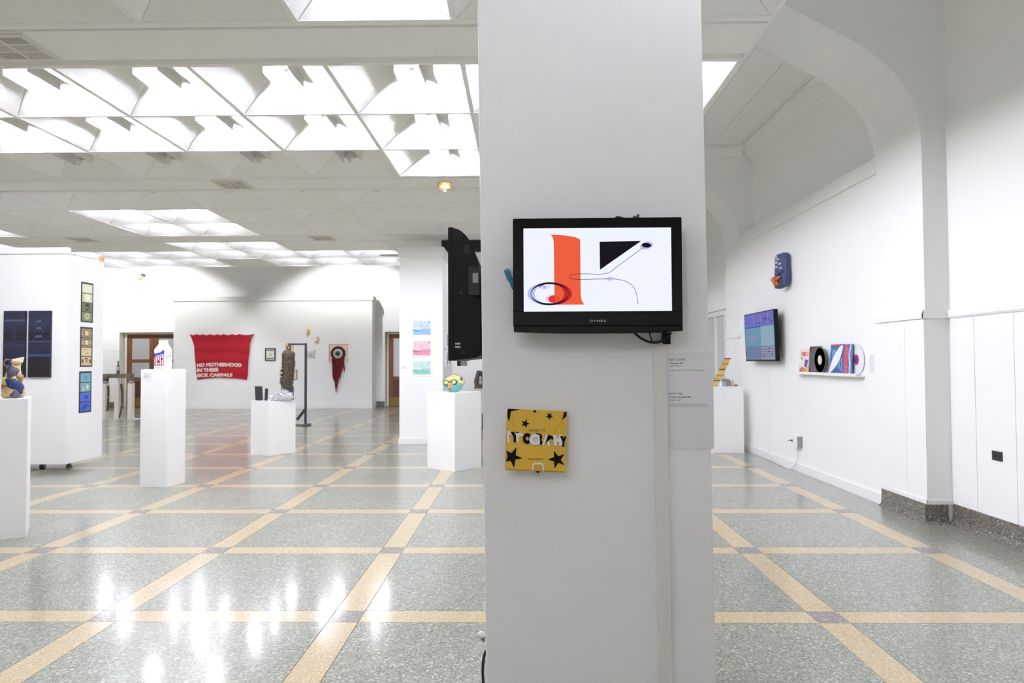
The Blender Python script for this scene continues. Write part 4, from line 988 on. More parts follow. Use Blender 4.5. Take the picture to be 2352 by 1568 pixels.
# ---------------------------------------------------------------- middle partition
p2 = thing('display_partition', 'tall white display partition with three small tinted prints', 'partition', (-1.66, 11.9, 0))
B(-2.015, -1.302, 11.18, 12.7, 0.0, 3.066).build('partition_panel', WHITE, p2, bevel=0.002)
B(-2.037, -1.280, 11.155, 12.72, 3.0665, 3.23).build('cap_board', TRIM, p2, bevel=0.004)
B(-2.03, -1.29, 11.16, 11.1795, 0.001, 0.09).build('baseboard', TRIM, p2, bevel=0.003)
def tinted(z0, z1, c, lab):
    x0, x1 = -1.815, -1.475
    p = thing('framed_print', lab, 'print', ((x0 + x1) / 2, 11.17, z0))
    B(x0, x1, 11.165, 11.1795, z0 - 0.03, z1 + 0.03).build('white_frame', mat((250, 250, 250), 0.5, name='frame_white'), p, bevel=0.002)
    W, T = x1 - x0 - 0.05, z1 - z0
    lt = tuple(int(255 - (255 - q) * 0.28) for q in c); md = tuple(int(255 - (255 - q) * 0.6) for q in c)
    P = Print((x0 + 0.025, 11.165, z0), (1, 0, 0), (0, 0, 1), (0, -1, 0), lambda x, y: (x * W, y * T))
    P.shape([(0, 0), (1, 0), (1, 1), (0, 1)], mat(lt, 0.6, name='tint_wash', var=0.06, vscale=50))
    P.shape([(0, 0), (1, 0), (1, 0.42), (0.8, 0.44), (0.6, 0.38), (0.4, 0.30), (0.15, 0.33), (0, 0.36)], mat(md, 0.6, name='tint_mid', var=0.15, vscale=45))
    P.shape([(0, 0.28), (0.2, 0.26), (0.45, 0.27), (0.6, 0.36), (0.75, 0.44), (0.6, 0.40), (0.42, 0.31), (0.2, 0.34), (0, 0.37)], pm(*c))
    P.ring(ell(0.48, 0.68, 0.07, 0.11, 14), ell(0.48, 0.68, 0.05, 0.08, 14), pm(*md))
    for k in range(8): P.line([tuple(q) for q in arc([(0.05 + 0.12 * k, 0.5 + 0.1 * math.sin(k)), (0.1 + 0.12 * k, 0.7 + 0.1 * math.cos(2 * k)), (0.14 + 0.11 * k, 0.6 + 0.12 * math.sin(3 * k))], 3)], 0.012, pm(*md))
    P.shape([(0.88, 0.84), (0.95, 0.84), (0.95, 0.92), (0.88, 0.92)], pm(*c))
    P.build('tinted_scene', p)
tinted(1.785, 2.02, (86, 142, 208), 'small blue tinted landscape print, top of three')
tinted(1.448, 1.685, (204, 84, 118), 'small pink tinted landscape print, middle of three')
tinted(1.135, 1.355, (90, 184, 168), 'small green tinted landscape print, bottom of three')
for k, (y0, z0) in enumerate(((11.5, 1.58), (11.86, 1.58), (11.5, 1.27), (11.86, 1.27))):
    q = thing('framed_print', ('thin white frame on the partition side, upper left of four', 'thin white frame on the partition side, upper right of four', 'thin white frame on the partition side, lower left of four', 'thin white frame on the partition side, lower right of four')[k], 'print', (-1.29, y0 + 0.1, z0))
    B(-1.3015, -1.272, y0, y0 + 0.22, z0, z0 + 0.255).build('white_frame', TRIM, q)
    B(-1.2715, -1.2705, y0 + 0.03, y0 + 0.19, z0 + 0.03, z0 + 0.225).build('picture', pm(150, 156, 190), q)
tag(B(-1.995, -1.90, 11.1776, 11.1797, 1.23, 1.27).build('wall_label', mat((228, 228, 230), 0.6, name='label_card_pale2'), origin=(-1.95, 11.178, 1.23)), 'tiny pale card left of the green print', 'label')
p3 = thing('display_partition', 'white partition glimpsed between teal bowl and pillar', 'partition', (-0.4, 14.3, 0))
B(-1.21, 0.6, 14.15, 14.45, 0.0, 3.0).build('partition_panel', WHITE, p3)
B(-1.212, 0.602, 14.145, 14.1495, 0.001, 0.09).build('baseboard', TRIM, p3)
# carved wooden case half hidden by the pillar
wc = thing('carved_cabinet', 'brown carved wooden case on a stand, half hidden by the pillar', 'cabinet', (-0.62, 13.8, 0))
DW = mat((88, 74, 64), 0.5, name='weathered_wood', var=0.2, vscale=20)
B(-0.815, -0.4, 13.68, 13.95, 0, 0.30).build('base_box', mat((92, 76, 62), 0.5, name='brown_base', var=0.15, vscale=10), wc, bevel=0.004)
MB().lathe([(0.15, 0.30), (0.17, 0.36), (0.15, 0.42), (0.17, 0.48), (0.15, 0.54), (0.175, 0.60), (0.15, 0.66), (0.17, 0.72), (0.16, 0.80)], (-0.63, 13.82, 0), 20).build('turned_column', mat((150, 146, 140), 0.5, name='pale_column', var=0.3, vscale=15), wc, smooth=True)
fr = MB(); op = [(-0.965, 0.80), (-0.955, 0.86), (-0.97, 0.95), (-0.94, 1.05), (-0.915, 1.15), (-0.89, 1.165), (-0.80, 1.15), (-0.66, 1.14), (-0.45, 1.14), (-0.45, 0.80)]
inn = [(-0.895, 0.87), (-0.905, 0.95), (-0.885, 1.05), (-0.86, 1.12), (-0.77, 1.11), (-0.77, 0.87)]
fr.prism([(x, 13.70, z) for x, z in op], (0, 0.2, 0)); fr.build('case', DW, wc, bevel=0.006)
MB().prism([(x, 13.694, z) for x, z in inn], (0, 0.0055, 0)).build('niche', mat((34, 30, 28), 0.5, name='dark_niche'), wc)
MB().lathe([(0.03, 0.88), (0.035, 0.93), (0.02, 0.98), (0.03, 1.03), (0.0, 1.06)], (-0.835, 13.67, 0), 14).build('pale_figure', mat((170, 168, 168), 0.5, name='pale_figure'), wc, smooth=True)
B(-0.765, -0.62, 13.69, 13.6995, 0.86, 1.12).build('red_panel', mat((132, 44, 52), 0.5, name='dull_red'), wc)

# ---------------------------------------------------------------- exhibit wall at the back
EY = 19.7195
bn = thing('knitted_banner', 'red knitted banner with pale lettering on the exhibit wall', 'banner', (-8.7, 19.7, 0.86))
def bw(x, y):      # banner drawing units -> wall metres
    return (-9.672 + (425 + x / 12.54 - 436) * 0.012745, 2.171 - (755 + y / 12.54 - 767) * 0.01268)
Lp = [(150, 135), (260, 200), (480, 278), (700, 290), (900, 311), (1150, 336), (1300, 346), (1452, 378)]
Rp = [(140, 2012), (280, 1930), (450, 1888), (700, 1870), (900, 1846), (1150, 1834), (1300, 1834), (1467, 1800)]
def interp(T, v):
    for (a_, b_), (c_, d_) in zip(T[:-1], T[1:]):
        if v <= c_: return b_ + (d_ - b_) * (v - a_) / (c_ - a_)
    return T[-1][1]
peaks = [135, 340, 515, 735, 945, 1130, 1375, 1580, 2012]
def topy(x):
    for a_, b_ in zip(peaks[:-1], peaks[1:]):
        if a_ <= x <= b_:
            t_ = (x - a_) / (b_ - a_); return 150 + 34 * (1 - (2 * t_ - 1) ** 2) * min(1.0, (b_ - a_) / 220)
    return 150
bnm = MB(); nx, nz = 64, 30
rows_ = []
for layer in (0, 1):
    for j in range(nz + 1):
        for i in range(nx + 1):
            u = i / nx; v = j / nz
            yt = topy(135 + u * (2012 - 135)); yb = 1405 + 58 * (2 * u - 1) ** 2 + (8 if u > 0.5 else 0)
            y = yt + (yb - yt) * v
            xl, xr = interp(Lp, y), interp(Rp, y)
            x, z = bw(xl + (xr - xl) * u, y)
            wv = (0.010 * math.sin(u * 26) + 0.004 * math.sin(v * 17 + u * 5)) * (1.0 - 0.7 * v)
            bnm.v.append(V(x, EY - 0.022 - max(-0.01, min(0.012, wv)) - (0.008 if layer == 0 else 0), z))
Np = (nx + 1) * (nz + 1)
for j in range(nz):
    for i in range(nx):
        k = j * (nx + 1) + i
        bnm.f.append((k, k + nx + 1, k + nx + 2, k + 1)); bnm.f.append((Np + k, Np + k + 1, Np + k + nx + 2, Np + k + nx + 1))
for j in range(nz):
    for i in (0, nx):
        k = j * (nx + 1) + i; bnm.f.append((k, k + nx + 1, Np + k + nx + 1, Np + k))
for i in range(nx):
    for j in (0, nz):
        k = j * (nx + 1) + i; bnm.f.append((k, k + 1, Np + k + 1, Np + k))
band = [0.14, 0.28, 0.42, 0.56, 0.72, 0.86]
for fi, f in enumerate(bnm.f):
    jj = (f[0] % Np) // (nx + 1) / nz
    bnm.mi.append(sum(jj > q for q in band) % 2)
bnm.build('knitted_cloth', [mat((172, 8, 38), 0.85, name='crimson_knit', bump=(400, 0.5), var=0.06, vscale=30), mat((182, 24, 46), 0.85, name='scarlet_knit', bump=(400, 0.5), var=0.06, vscale=30)], bn, smooth=True)
PBn = Print((0, EY - 0.0475, 0), (1, 0, 0), (0, 0, 1), (0, -1, 0), bw)
CRM = mat((236, 206, 200), 0.8, name='cream_yarn', bump=(300, 0.4))
PBn.text('NO MOTHERHOOD', 368, 1662, 1098, 985, CRM, 0.07, curve=22)
PBn.text('IN THESE', 370, 990, 1240, 1130, CRM, 0.07, rot=-0.03)
PBn.text('SICK CARPALS', 372, 1398, 1385, 1280, CRM, 0.07, rot=-0.01, curve=8)
lt_ = PBn.build('knitted_lettering', bn)
def frame_on_wall(name, x0, x1, z0, z1, fw, fc, lab, draw=None, paper=(236, 234, 226), cat='picture'):
    p = thing(name, lab, cat, ((x0 + x1) / 2, EY, z0))
    m = MB()
    if fw:
        m.box(x0, x0 + fw, EY - 0.03, EY, z0, z1).box(x1 - fw, x1, EY - 0.03, EY, z0, z1).box(x0 + fw, x1 - fw, EY - 0.03, EY, z0, z0 + fw).box(x0 + fw, x1 - fw, EY - 0.03, EY, z1 - fw, z1)
        m.build('frame', mat(fc, 0.4, name='picture_frame'), p)
    sh = B(x0 + fw, x1 - fw, EY - 0.012, EY - 0.001, z0 + fw, z1 - fw).build('sheet', mat(paper, 0.6, name='picture_sheet'), p)
    if draw:
        W, T = x1 - x0 - 2 * fw, z1 - z0 - 2 * fw
        P = Print((x0 + fw, EY - 0.012, z0 + fw), (1, 0, 0), (0, 0, 1), (0, -1, 0), lambda x, y: (x * W, y * T), 0.001)
        draw(P); P.build('drawing', sh)
def d_a(P):
    for y in (0.84, 0.10):
        P.shape([(0.08, y), (0.92, y), (0.92, y + 0.08), (0.08, y + 0.08)], pm(86, 86, 82), False)
    P.ring(ell(0.52, 0.48, 0.16, 0.14, 14), ell(0.52, 0.48, 0.10, 0.09, 14), pm(168, 166, 150))
def d_b(P): P.shape(ell(0.45, 0.55, 0.28, 0.4, 16), pm(96, 100, 92)).shape(ell(0.38, 0.6, 0.12, 0.2, 14), pm(212, 200, 180))
def d_c(P):
    rnd = random.Random(4)
    for k in range(9): P.line([tuple(q) for q in arc([(rnd.random(), rnd.random()) for _ in range(4)], 4)], 0.02, pm(160, 156, 162))
    for x, y in ((0.93, 0.92), (0.93, 0.5), (0.82, 0.12), (0.08, 0.75)): P.shape(ell(x, y, 0.04, 0.07, 10), pm(60, 58, 66), False)
def d_d(P): P.shape([(0, 0), (0.35, 0), (0.35, 1), (0, 1)], pm(230, 228, 222)).line([(0.75, 0.15), (0.9, 0.3), (0.8, 0.5), (0.92, 0.75), (0.8, 0.88)], 0.04, pm(226, 132, 96))
frame_on_wall('framed_picture', -7.455, -7.157, 1.388, 1.752, 0.026, (44, 46, 56), 'small black framed picture right of the red banner', d_a)
frame_on_wall('wall_print', -6.855, -6.632, 1.59, 1.89, 0.02, (232, 172, 110), 'orange bordered print behind the top of the furry column', d_b, (240, 220, 180))
frame_on_wall('wall_drawing', -6.285, -5.985, 1.447, 1.69, 0.0, (0, 0, 0), 'unframed ink drawing right of the black stand', d_c, (240, 238, 238))
frame_on_wall('framed_picture', -7.003, -6.519, 0.843, 1.122, 0.016, (64, 60, 58), 'dark framed picture behind the lower furry column', d_d, (246, 226, 206))
og = MB().ball((-6.178, EY - 0.05, 2.235), 0.045, 0.045, 0.07, 12, 8, fn=lambda d: 1 + 0.25 * math.sin(6 * d.x + 4 * d.z))
tag(og.build('wall_ornament', mat((238, 178, 80), 0.5, name='amber_resin', var=0.2, vscale=20), origin=(-6.178, EY - 0.05, 2.165), smooth=True), 'small amber lump fixed high on the exhibit wall', 'ornament')
pk = MB().tube(arc([(-5.985, EY - 0.035, 1.945), (-5.93, EY - 0.05, 1.935), (-5.895, EY - 0.05, 1.98), (-5.9, EY - 0.045, 2.04), (-5.945, EY - 0.035, 2.06)], 5), [0.012] + [0.03] * 19 + [0.01], 10)
tag(pk.build('wall_ornament', mat((226, 184, 178), 0.45, name='pink_resin'), origin=(-5.93, EY - 0.04, 1.93), smooth=True), 'small pink curved shell shape fixed on the exhibit wall', 'ornament')
ey = thing('eye_sculpture', 'eyeball sculpture on a cream board with dark red yarn hanging', 'sculpture', (-5.31, 19.7, 1.317))
eb = B(-5.582, -5.042, EY - 0.05, EY, 1.317, 1.85).build('board', mat((238, 216, 202), 0.6, name='cream_board', var=0.04), ey, bevel=0.006)
MB().box(-5.588, -5.57, EY - 0.052, EY - 0.004, 1.315, 1.852).box(-5.582, -5.04, EY - 0.052, EY - 0.004, 1.84, 1.855).build('red_edge', mat((196, 110, 104), 0.7, name='rust_edge'), ey)
ec = V(-5.318, EY - 0.055, 1.583)
ring_pts = [ec + V(0.175 * math.cos(w), -0.02, 0.175 * math.sin(w)) for w in [2 * math.pi * k / 30 for k in range(31)]]
MB().tube(ring_pts, 0.042, 10, cap=False).build('yarn_ring', mat((78, 46, 44), 0.9, name='dark_yarn', bump=(120, 0.8), var=0.2, vscale=40), ey, smooth=True)
MB().lathe([(0.15, -0.002), (0.14, -0.03), (0.11, -0.06), (0.06, -0.075), (0.0, -0.08)], ec, 26, axis='y').build('eyeball', mat((232, 214, 220), 0.2, name='white_eye', coat=0.6), ey, smooth=True)
iris = MB().lathe([(0.088, -0.068), (0.085, -0.074), (0.05, -0.0825), (0.0, -0.084)], ec + V(0.005, 0, 0), 22, axis='y').build('iris', mat((96, 122, 108), 0.2, name='green_iris', var=0.2, vscale=60), ey, smooth=True)
MB().lathe([(0.04, -0.0835), (0.03, -0.087), (0.0, -0.088)], ec + V(0.005, 0, 0), 16, axis='y').build('pupil', INK, iris)
rnd = random.Random(11)
RY = [mat((118, 22, 34), 0.9, name='red_yarn', bump=(200, 0.5)), mat((92, 16, 28), 0.9, name='deep_red_yarn', bump=(200, 0.5))]
for k in range(46):
    x0 = -5.49 + 0.36 * k / 45 + rnd.uniform(-0.01, 0.01); L = 0.45 + 0.45 * math.exp(-((x0 + 5.37) / 0.09) ** 2) * rnd.uniform(0.7, 1.05) + rnd.uniform(-0.08, 0.1)
    if x0 > -5.2: L *= 0.8
    z0 = 1.46 - 0.06 * math.cos((x0 + 5.318) / 0.2 * 1.4); pts = []
    for j in range(6):
        t_ = j / 5
        pts.append((x0 + (-5.35 - x0) * 0.35 * t_ + rnd.uniform(-0.012, 0.012) * t_ + (0.10 * t_ * t_ if k in (43, 44) else 0), EY - 0.085 - rnd.uniform(0, 0.02), z0 - L * t_))
    MB().tube(pts, [0.012] * 5 + [0.004], 5).build('yarn_strand', RY[k % 2], ey)

# ---------------------------------------------------------------- black stand with the furry column
sd = thing('metal_stand', 'tall black metal stand with a short arm behind the low pedestal', 'stand', (-4.57, 14.4, 0))
BM_ = mat((40, 44, 56), 0.45, name='blue_black_steel')
MB().box(-4.604, -4.562, 14.38, 14.42, 0.03, 1.745).build('post', BM_, sd)
MB().box(-4.955, -4.6045, 14.385, 14.415, 1.705, 1.742).build('arm', BM_, sd)
MB().obox((-4.68, 14.40, 0.235), (0.085, 0, 0.11), (0.022, 0, -0.017), (0, 0.015, 0)).build('brace', BM_, sd)
MB().box(-4.648, -4.492, 14.30, 14.50, 0.0, 0.045).build('foot', mat((120, 114, 106), 0.4, 0.5, name='worn_steel'), sd, bevel=0.004)
MB().box(-4.60, -4.50, 14.29, 14.2995, 0.006, 0.036).build('foot_face', mat((50, 46, 44), 0.5, name='dark_face'), sd)
MB().box(-4.86, -4.649, 14.37, 14.43, 0.005, 0.03).build('foot_bar', BM_, sd)
fu = thing('fur_sculpture', 'hanging column of brown fur suspended from the black stand', 'sculpture', (-4.96, 14.4, 0.78))
axis = [(-4.94, 1.585, 0.03), (-4.945, 1.57, 0.105), (-4.955, 1.52, 0.125), (-4.96, 1.44, 0.12), (-4.95, 1.36, 0.128), (-4.955, 1.25, 0.122), (-4.965, 1.15, 0.12), (-4.975, 1.05, 0.122), (-4.985, 0.98, 0.13), (-4.99, 0.92, 0.12), (-4.975, 0.85, 0.095), (-4.965, 0.80, 0.07), (-4.962, 0.785, 0.02)]
fb = MB().tube([(x, 14.4, z) for x, z, r in axis], [r for *_, r in axis], 16)
fb.build('fur_core', mat((88, 78, 64), 0.9, name='fur_hide', var=0.3, vscale=14), fu, smooth=True)
hair_ = MB(); rnd = random.Random(5)
for k in range(4200):
    s_ = rnd.random() * (len(axis) - 1.001); i = int(s_); t_ = s_ - i
    x, z, r = [axis[i][q] + (axis[i + 1][q] - axis[i][q]) * t_ for q in range(3)]
    w = rnd.uniform(0, 6.283); nx_, ny_ = math.cos(w), math.sin(w)
    p0 = V(x + nx_ * r * 0.97, 14.4 + ny_ * r * 0.97, z); L = rnd.uniform(0.03, 0.075)
    p1 = p0 + V(nx_ * L * 0.55 + rnd.uniform(-0.01, 0.01), ny_ * L * 0.55, -L * rnd.uniform(0.5, 1.1)); tt = V(-ny_, nx_, 0) * 0.006
    hair_.add([p0 - tt, p0 + tt, p1], [(0, 1, 2)], k % 3)
tag(hair_.build('fur_hair', [mat((104, 93, 76), 0.9, name='fur_light'), mat((70, 62, 50), 0.9, name='fur_mid'), mat((132, 120, 100), 0.9, name='fur_pale')], fu), kind='stuff')
MB().ball((-5.05, 14.32, 1.13), 0.05, 0.05, 0.12, 12, 9).build('dark_opening', mat((40, 34, 32), 0.6, name='dark_mouth'), fu, smooth=True)
for z in (1.18, 1.09): MB().tube(arc([(-5.03, 14.27, z + 0.03), (-5.07, 14.25, z + 0.01), (-5.08, 14.25, z - 0.03), (-5.04, 14.27, z - 0.05)], 4), 0.012, 8).build('horn_curl', mat((206, 190, 164), 0.5, name='pale_horn'), fu, smooth=True)
MB().tube(arc([(-4.945, 14.4, 1.70), (-4.985, 14.4, 1.66), (-4.975, 14.4, 1.60), (-4.93, 14.4, 1.58), (-4.905, 14.4, 1.62), (-4.915, 14.4, 1.68), (-4.94, 14.4, 1.702)], 4), 0.010, 8).build('hanging_loop', mat((58, 58, 56), 0.6, name='grey_strap'), fu, smooth=True)

# ---------------------------------------------------------------- timber table with hanging horns
tb = thing('timber_table', 'narrow weathered beam on three pale posts by the brown double door', 'table', (-9.68, 16.2, 0))
OW = mat((108, 98, 84), 0.75, name='grey_weathered_beam', var=0.2, vscale=12)
PW = mat((224, 218, 210), 0.7, name='whitewashed_post', var=0.06, vscale=14)
B(-10.03, -9.32, 16.12, 16.28, 0.985, 1.082).build('beam', OW, tb, bevel=0.005)
for x, zt in ((-9.975, 0.985), (-9.345, 0.985)):
    B(x - 0.045, x + 0.045, 16.14, 16.26, 0.90, 0.9845).build('beam_end_block', OW, tb)
    lg = B(x - 0.05, x + 0.05, 16.13, 16.27, 0, 0.86).build('leg', PW, tb, bevel=0.006)
    ringp = [V(x + 0.058 * math.cos(w), 16.2 + 0.085 * math.sin(w), 0.875 + 0.01 * math.sin(2 * w)) for w in [2 * math.pi * k / 18 for k in range(19)]]
    MB().tube(ringp, 0.012, 6, cap=False).build('iron_ring', mat((96, 92, 88), 0.5, 0.5, name='old_iron'), lg)
    B(x - 0.046, x + 0.046, 16.14, 16.26, 0.8605, 0.8995).build('leg_cap', PW, tb)
MB().add([(-9.72, 16.14, 0), (-9.615, 16.14, 0), (-9.615, 16.25, 0), (-9.72, 16.25, 0), (-9.715, 16.15, 0.80), (-9.62, 16.15, 0.80), (-9.62, 16.25, 0.80), (-9.715, 16.25, 0.80), (-9.675, 16.18, 0.98), (-9.66, 16.18, 0.98), (-9.66, 16.22, 0.98), (-9.675, 16.22, 0.98)],
         [(0, 3, 2, 1), (0, 1, 5, 4), (1, 2, 6, 5), (2, 3, 7, 6), (3, 0, 4, 7), (4, 5, 9, 8), (5, 6, 10, 9), (6, 7, 11, 10), (7, 4, 8, 11), (8, 9, 10, 11)]).build('leg', PW, tb)
HN = mat((62, 50, 44), 0.35, name='dark_horn', var=0.2, vscale=12)
def horn(pts, rs, lab, band_at):
    h_ = thing('hanging_horn', lab, 'horn', pts[-1])
    P = arc(pts, 5); R = [rs[0] + (rs[1] - rs[0]) * k / (len(P) - 1) for k in range(len(P))]
    MB().tube(P, R, 10).build('horn_body', HN, h_, smooth=True)
    MB().tube([V(*pts[0]) + V(0, 0, 0.0), V(pts[0][0], 16.2 - 0.09, 0.95), V(pts[0][0], 16.2 - 0.09, 1.05)], 0.005, 6).build('cord', CABLE, h_)
    q = P[int(band_at * len(P))]
    MB().ball(q, 0.026, 0.026, 0.02, 10, 6).build('pale_band', mat((178, 150, 116), 0.5, name='bone_band'), h_)
horn([(-9.832, 16.09, 0.80), (-9.825, 16.09, 0.62), (-9.83, 16.09, 0.40), (-9.85, 16.09, 0.20)], (0.026, 0.018), 'shorter dark curved horn hanging from the beam at left', 0.45)
horn([(-9.52, 16.09, 0.845), (-9.50, 16.09, 0.68), (-9.495, 16.09, 0.48), (-9.51, 16.09, 0.28), (-9.552, 16.09, 0.05)], (0.03, 0.016), 'longer dark curved horn hanging from the beam at right', 0.66)
bt = thing('bottle', 'small dark corked bottle standing on the beam', 'bottle', (-9.664, 16.2, 1.0825))
MB().lathe([(0.0, 1.0825), (0.033, 1.083), (0.036, 1.10), (0.036, 1.24), (0.03, 1.27), (0.014, 1.30), (0.013, 1.34)], (-9.664, 16.2, 0), 16).build('glass_body', mat((96, 84, 62), 0.2, name='brown_glass'), bt, smooth=True)
MB().lathe([(0.0371, 1.16), (0.0371, 1.25)], (-9.664, 16.2, 0), 16).build('paper_label', mat((188, 182, 168), 0.6, name='old_label'), bt, smooth=True)
MB().lathe([(0.0, 1.3402), (0.016, 1.3402), (0.016, 1.39), (0.0, 1.39)], (-9.664, 16.2, 0), 12).build('cap', mat((44, 42, 40), 0.5, name='dark_cap'), bt)
tag(B(-9.33, -9.16, 16.16, 16.3, 0.0, 0.02).build('floor_card', PAPER, origin=(-9.25, 16.2, 0)), 'white card lying on the floor beside the timber table', 'card')
# emergency light and small camera high on the back wall
em = thing('alarm_box', 'small yellow alarm box high on the back wall', 'alarm', (-11.48, 20.28, 3.87))
B(-11.54, -11.42, 20.24, 20.2995, 3.86, 3.98).build('box', mat((240, 216, 150), 0.5, name='pale_yellow_plastic'), em, bevel=0.006)
MB().lathe([(0.0, -0.012), (0.02, -0.01), (0.025, 0.0)], (-11.48, 20.24, 3.925), 14, axis='y').build('lens', mat((214, 180, 100), 0.4, name='amber_lens'), em)
cm = thing('security_camera', 'small black and white camera beside the yellow alarm box', 'camera', (-11.34, 20.25, 3.95))
B(-11.37, -11.29, 20.15, 20.235, 3.955, 3.99).build('camera_body', BLACK, cm, bevel=0.004)
B(-11.345, -11.315, 20.2355, 20.2995, 3.962, 3.982).build('bracket', TRIM, cm)
tag(MB().tube(arc([(-11.47, 20.25, 3.855), (-11.485, 20.25, 3.78), (-11.44, 20.25, 3.71), (-11.385, 20.25, 3.74), (-11.37, 20.25, 3.85), (-11.37, 20.24, 3.95)], 5), 0.006, 6).build('camera_cable', mat((110, 112, 116), 0.5, name='grey_cable'), origin=(-11.4, 20.25, 3.71)), 'grey cable looping between alarm box and camera', 'cable')
tag(MB().tube([(-13.2, 20.29, 3.905), (-11.541, 20.29, 3.905)], 0.009, 6).build('conduit', TRIM, origin=(-12.4, 20.29, 3.905)), 'thin white conduit running to the yellow alarm box', 'conduit')

# ---------------------------------------------------------------- ceiling vents, detector, fixtures
def vent(x0, x1, y0, y1, lab, nx=3, ny=3, cells=(7, 6)):
    v = thing('ceiling_vent', lab, 'vent', ((x0 + x1) / 2, (y0 + y1) / 2, H - 0.02))
    z1_ = H - 0.0045; fwv = 0.035
    MB().box(x0, x0 + fwv, y0, y1, z1_ - 0.012, z1_).box(x1 - fwv, x1, y0, y1, z1_ - 0.012, z1_).box(x0 + fwv, x1 - fwv, y0, y0 + fwv, z1_ - 0.012, z1_).box(x0 + fwv, x1 - fwv, y1 - fwv, y1, z1_ - 0.012, z1_).build('frame', mat((226, 223, 214), 0.5, name='vent_enamel'), v)
    pl_ = B(x0 + fwv, x1 - fwv, y0 + fwv, y1 - fwv, z1_ - 0.008, z1_).build('perforated_plate', mat((222, 219, 210), 0.5, name='vent_plate'), v)
    W, D = (x1 - x0 - 2 * fwv) / nx, (y1 - y0 - 2 * fwv) / ny
    hl = MB(); rnd = random.Random(3)
    for i in range(nx):
        for j in range(ny):
            tone = 0 if (i + 2 * j + 1) % 3 == 0 or (i == nx - 1 and j == 0) else 1
            for p in range(cells[0]):
                for q in range(cells[1]):
                    cx = x0 + fwv + W * (i + 0.08 + 0.84 * (p + 0.5) / cells[0]); cy = y0 + fwv + D * (j + 0.08 + 0.84 * (q + 0.5) / cells[1])
                    hx, hy = W * 0.84 / cells[0] * 0.30, D * 0.84 / cells[1] * 0.30
                    hl.add([(cx - hx, cy - hy, z1_ - 0.0084), (cx + hx, cy - hy, z1_ - 0.0084), (cx + hx, cy + hy, z1_ - 0.0084), (cx - hx, cy + hy, z1_ - 0.0084)], [(0, 3, 2, 1)], tone)
    tag(hl.build('perforations', [mat((58, 58, 54), 0.7, name='duct_dark'), mat((140, 137, 128), 0.7, name='duct_grey')], pl_), kind='stuff')
vent(-3.80, -3.19, 4.27, 4.66, 'large square ceiling vent at the top left corner', 3, 3, (8, 6))
vent(-3.62, -3.24, 7.825, 8.21, 'square ceiling vent on the second beam beyond the lit coffers', 3, 3, (6, 5))
vent(-7.72, -7.33, 11.375, 11.76, 'small ceiling vent on the far beam above the left partition', 3, 2, (5, 4))
vent(-3.60, -3.20, 11.375, 11.76, 'small ceiling vent on the far beam left of the middle partition', 3, 2, (5, 4))
sdv = thing('smoke_detector', 'yellowed round smoke detector under the second ceiling beam', 'smoke detector', (-0.905, 8.0, H - 0.1))
MB().lathe([(0.0, -0.088), (0.05, -0.088), (0.066, -0.075), (0.072, -0.05), (0.086, -0.045), (0.088, -0.0045)], (-0.905, 8.02, H), 24).build('housing', mat((226, 202, 140), 0.5, name='aged_plastic'), sdv, smooth=False)
MB().lathe([(0.0, -0.115), (0.012, -0.112), (0.02, -0.0885)], (-0.905, 8.02, H), 12).build('sensor_tip', TRIM, sdv)
for k, (x0, x1, y) in enumerate(((-2.79, -2.36, 13.3), (-2.58, -2.30, 13.95))):
    f_ = thing('strip_light', ('slim grey strip fixture below the far ceiling, nearer one', 'slim grey strip fixture below the far ceiling, farther one')[k], 'light fixture', ((x0 + x1) / 2, y, H - 0.06))
    MB().prism([(x0, y - 0.04, H - 0.036), (x0 + 0.06, y - 0.04, H - 0.05), (x1, y - 0.04, H - 0.05), (x1, y - 0.04, H - 0.026), (x0 + 0.06, y - 0.04, H - 0.022)], (0, 0.08, 0)).build('housing', mat((190, 190, 190), 0.4, name='grey_enamel'), f_)
    MB().tube([((x0 + x1) / 2, y, H - 0.03), ((x0 + x1) / 2, y, H + 0.1)], 0.006, 6).build('hanger', TRIM, f_)
scn = thing('screen_housing', 'long black roller screen case hung under the far ceiling beam', 'screen case', (-0.8, 11.95, 3.27))
B(-1.40, 0.5, 11.84, 11.98, 3.275, H - 0.006).build('case', mat((18, 18, 19), 0.5, name='black_case'), scn, bevel=0.006)
B(-1.39, 0.49, 11.85, 11.97, 3.265, 3.2745).build('bottom_bar', BLACK, scn)

# ---------------------------------------------------------------- right display wall
DX = 3.3495
tvr = thing('television', 'wall television showing purple and teal music staves on the right display wall', 'television', (3.27, 9.27, 1.33))
tl = 0.02      # leans forward a little at the top
def tp(y, z, d=0.0): return V(3.215 - tl * (z - 1.33) / 0.67 + d, y, z)
c4 = [(9.86, 1.335), (8.70, 1.335), (8.70, 1.998), (9.86, 1.998)]
MB().prism([tp(y, z, 0.0) for y, z in c4], (0.052, 0, 0)).build('case', BLACK, tvr, bevel=0.003)
PT = Print(tp(9.86, 1.335), (0, -1, 0), tp(9.86, 1.998) - tp(9.86, 1.335), (-1, 0, 0), lambda x, y: (x * 1.16, y * 0.663), 0.0006)
PT.k = 2
k_ = 0.75
PT.shape([(0.015, 0.03), (0.985, 0.03), (0.985, 0.30), (0.015, 0.30)], sm((134, 150, 186), k_), False)
PT.shape([(0.015, 0.30), (0.985, 0.30), (0.985, 0.70), (0.015, 0.70)], sm((122, 170, 200), k_), False)
PT.shape([(0.015, 0.70), (0.985, 0.70), (0.985, 0.98), (0.015, 0.98)], sm((128, 128, 214), k_))
PT.shape([(0.57, 0.03), (0.985, 0.03), (0.985, 0.295), (0.57, 0.295)], sm((164, 168, 198), k_), False)
PT.shape([(0.57, 0.305), (0.985, 0.305), (0.985, 0.695), (0.57, 0.695)], sm((160, 190, 208), k_))
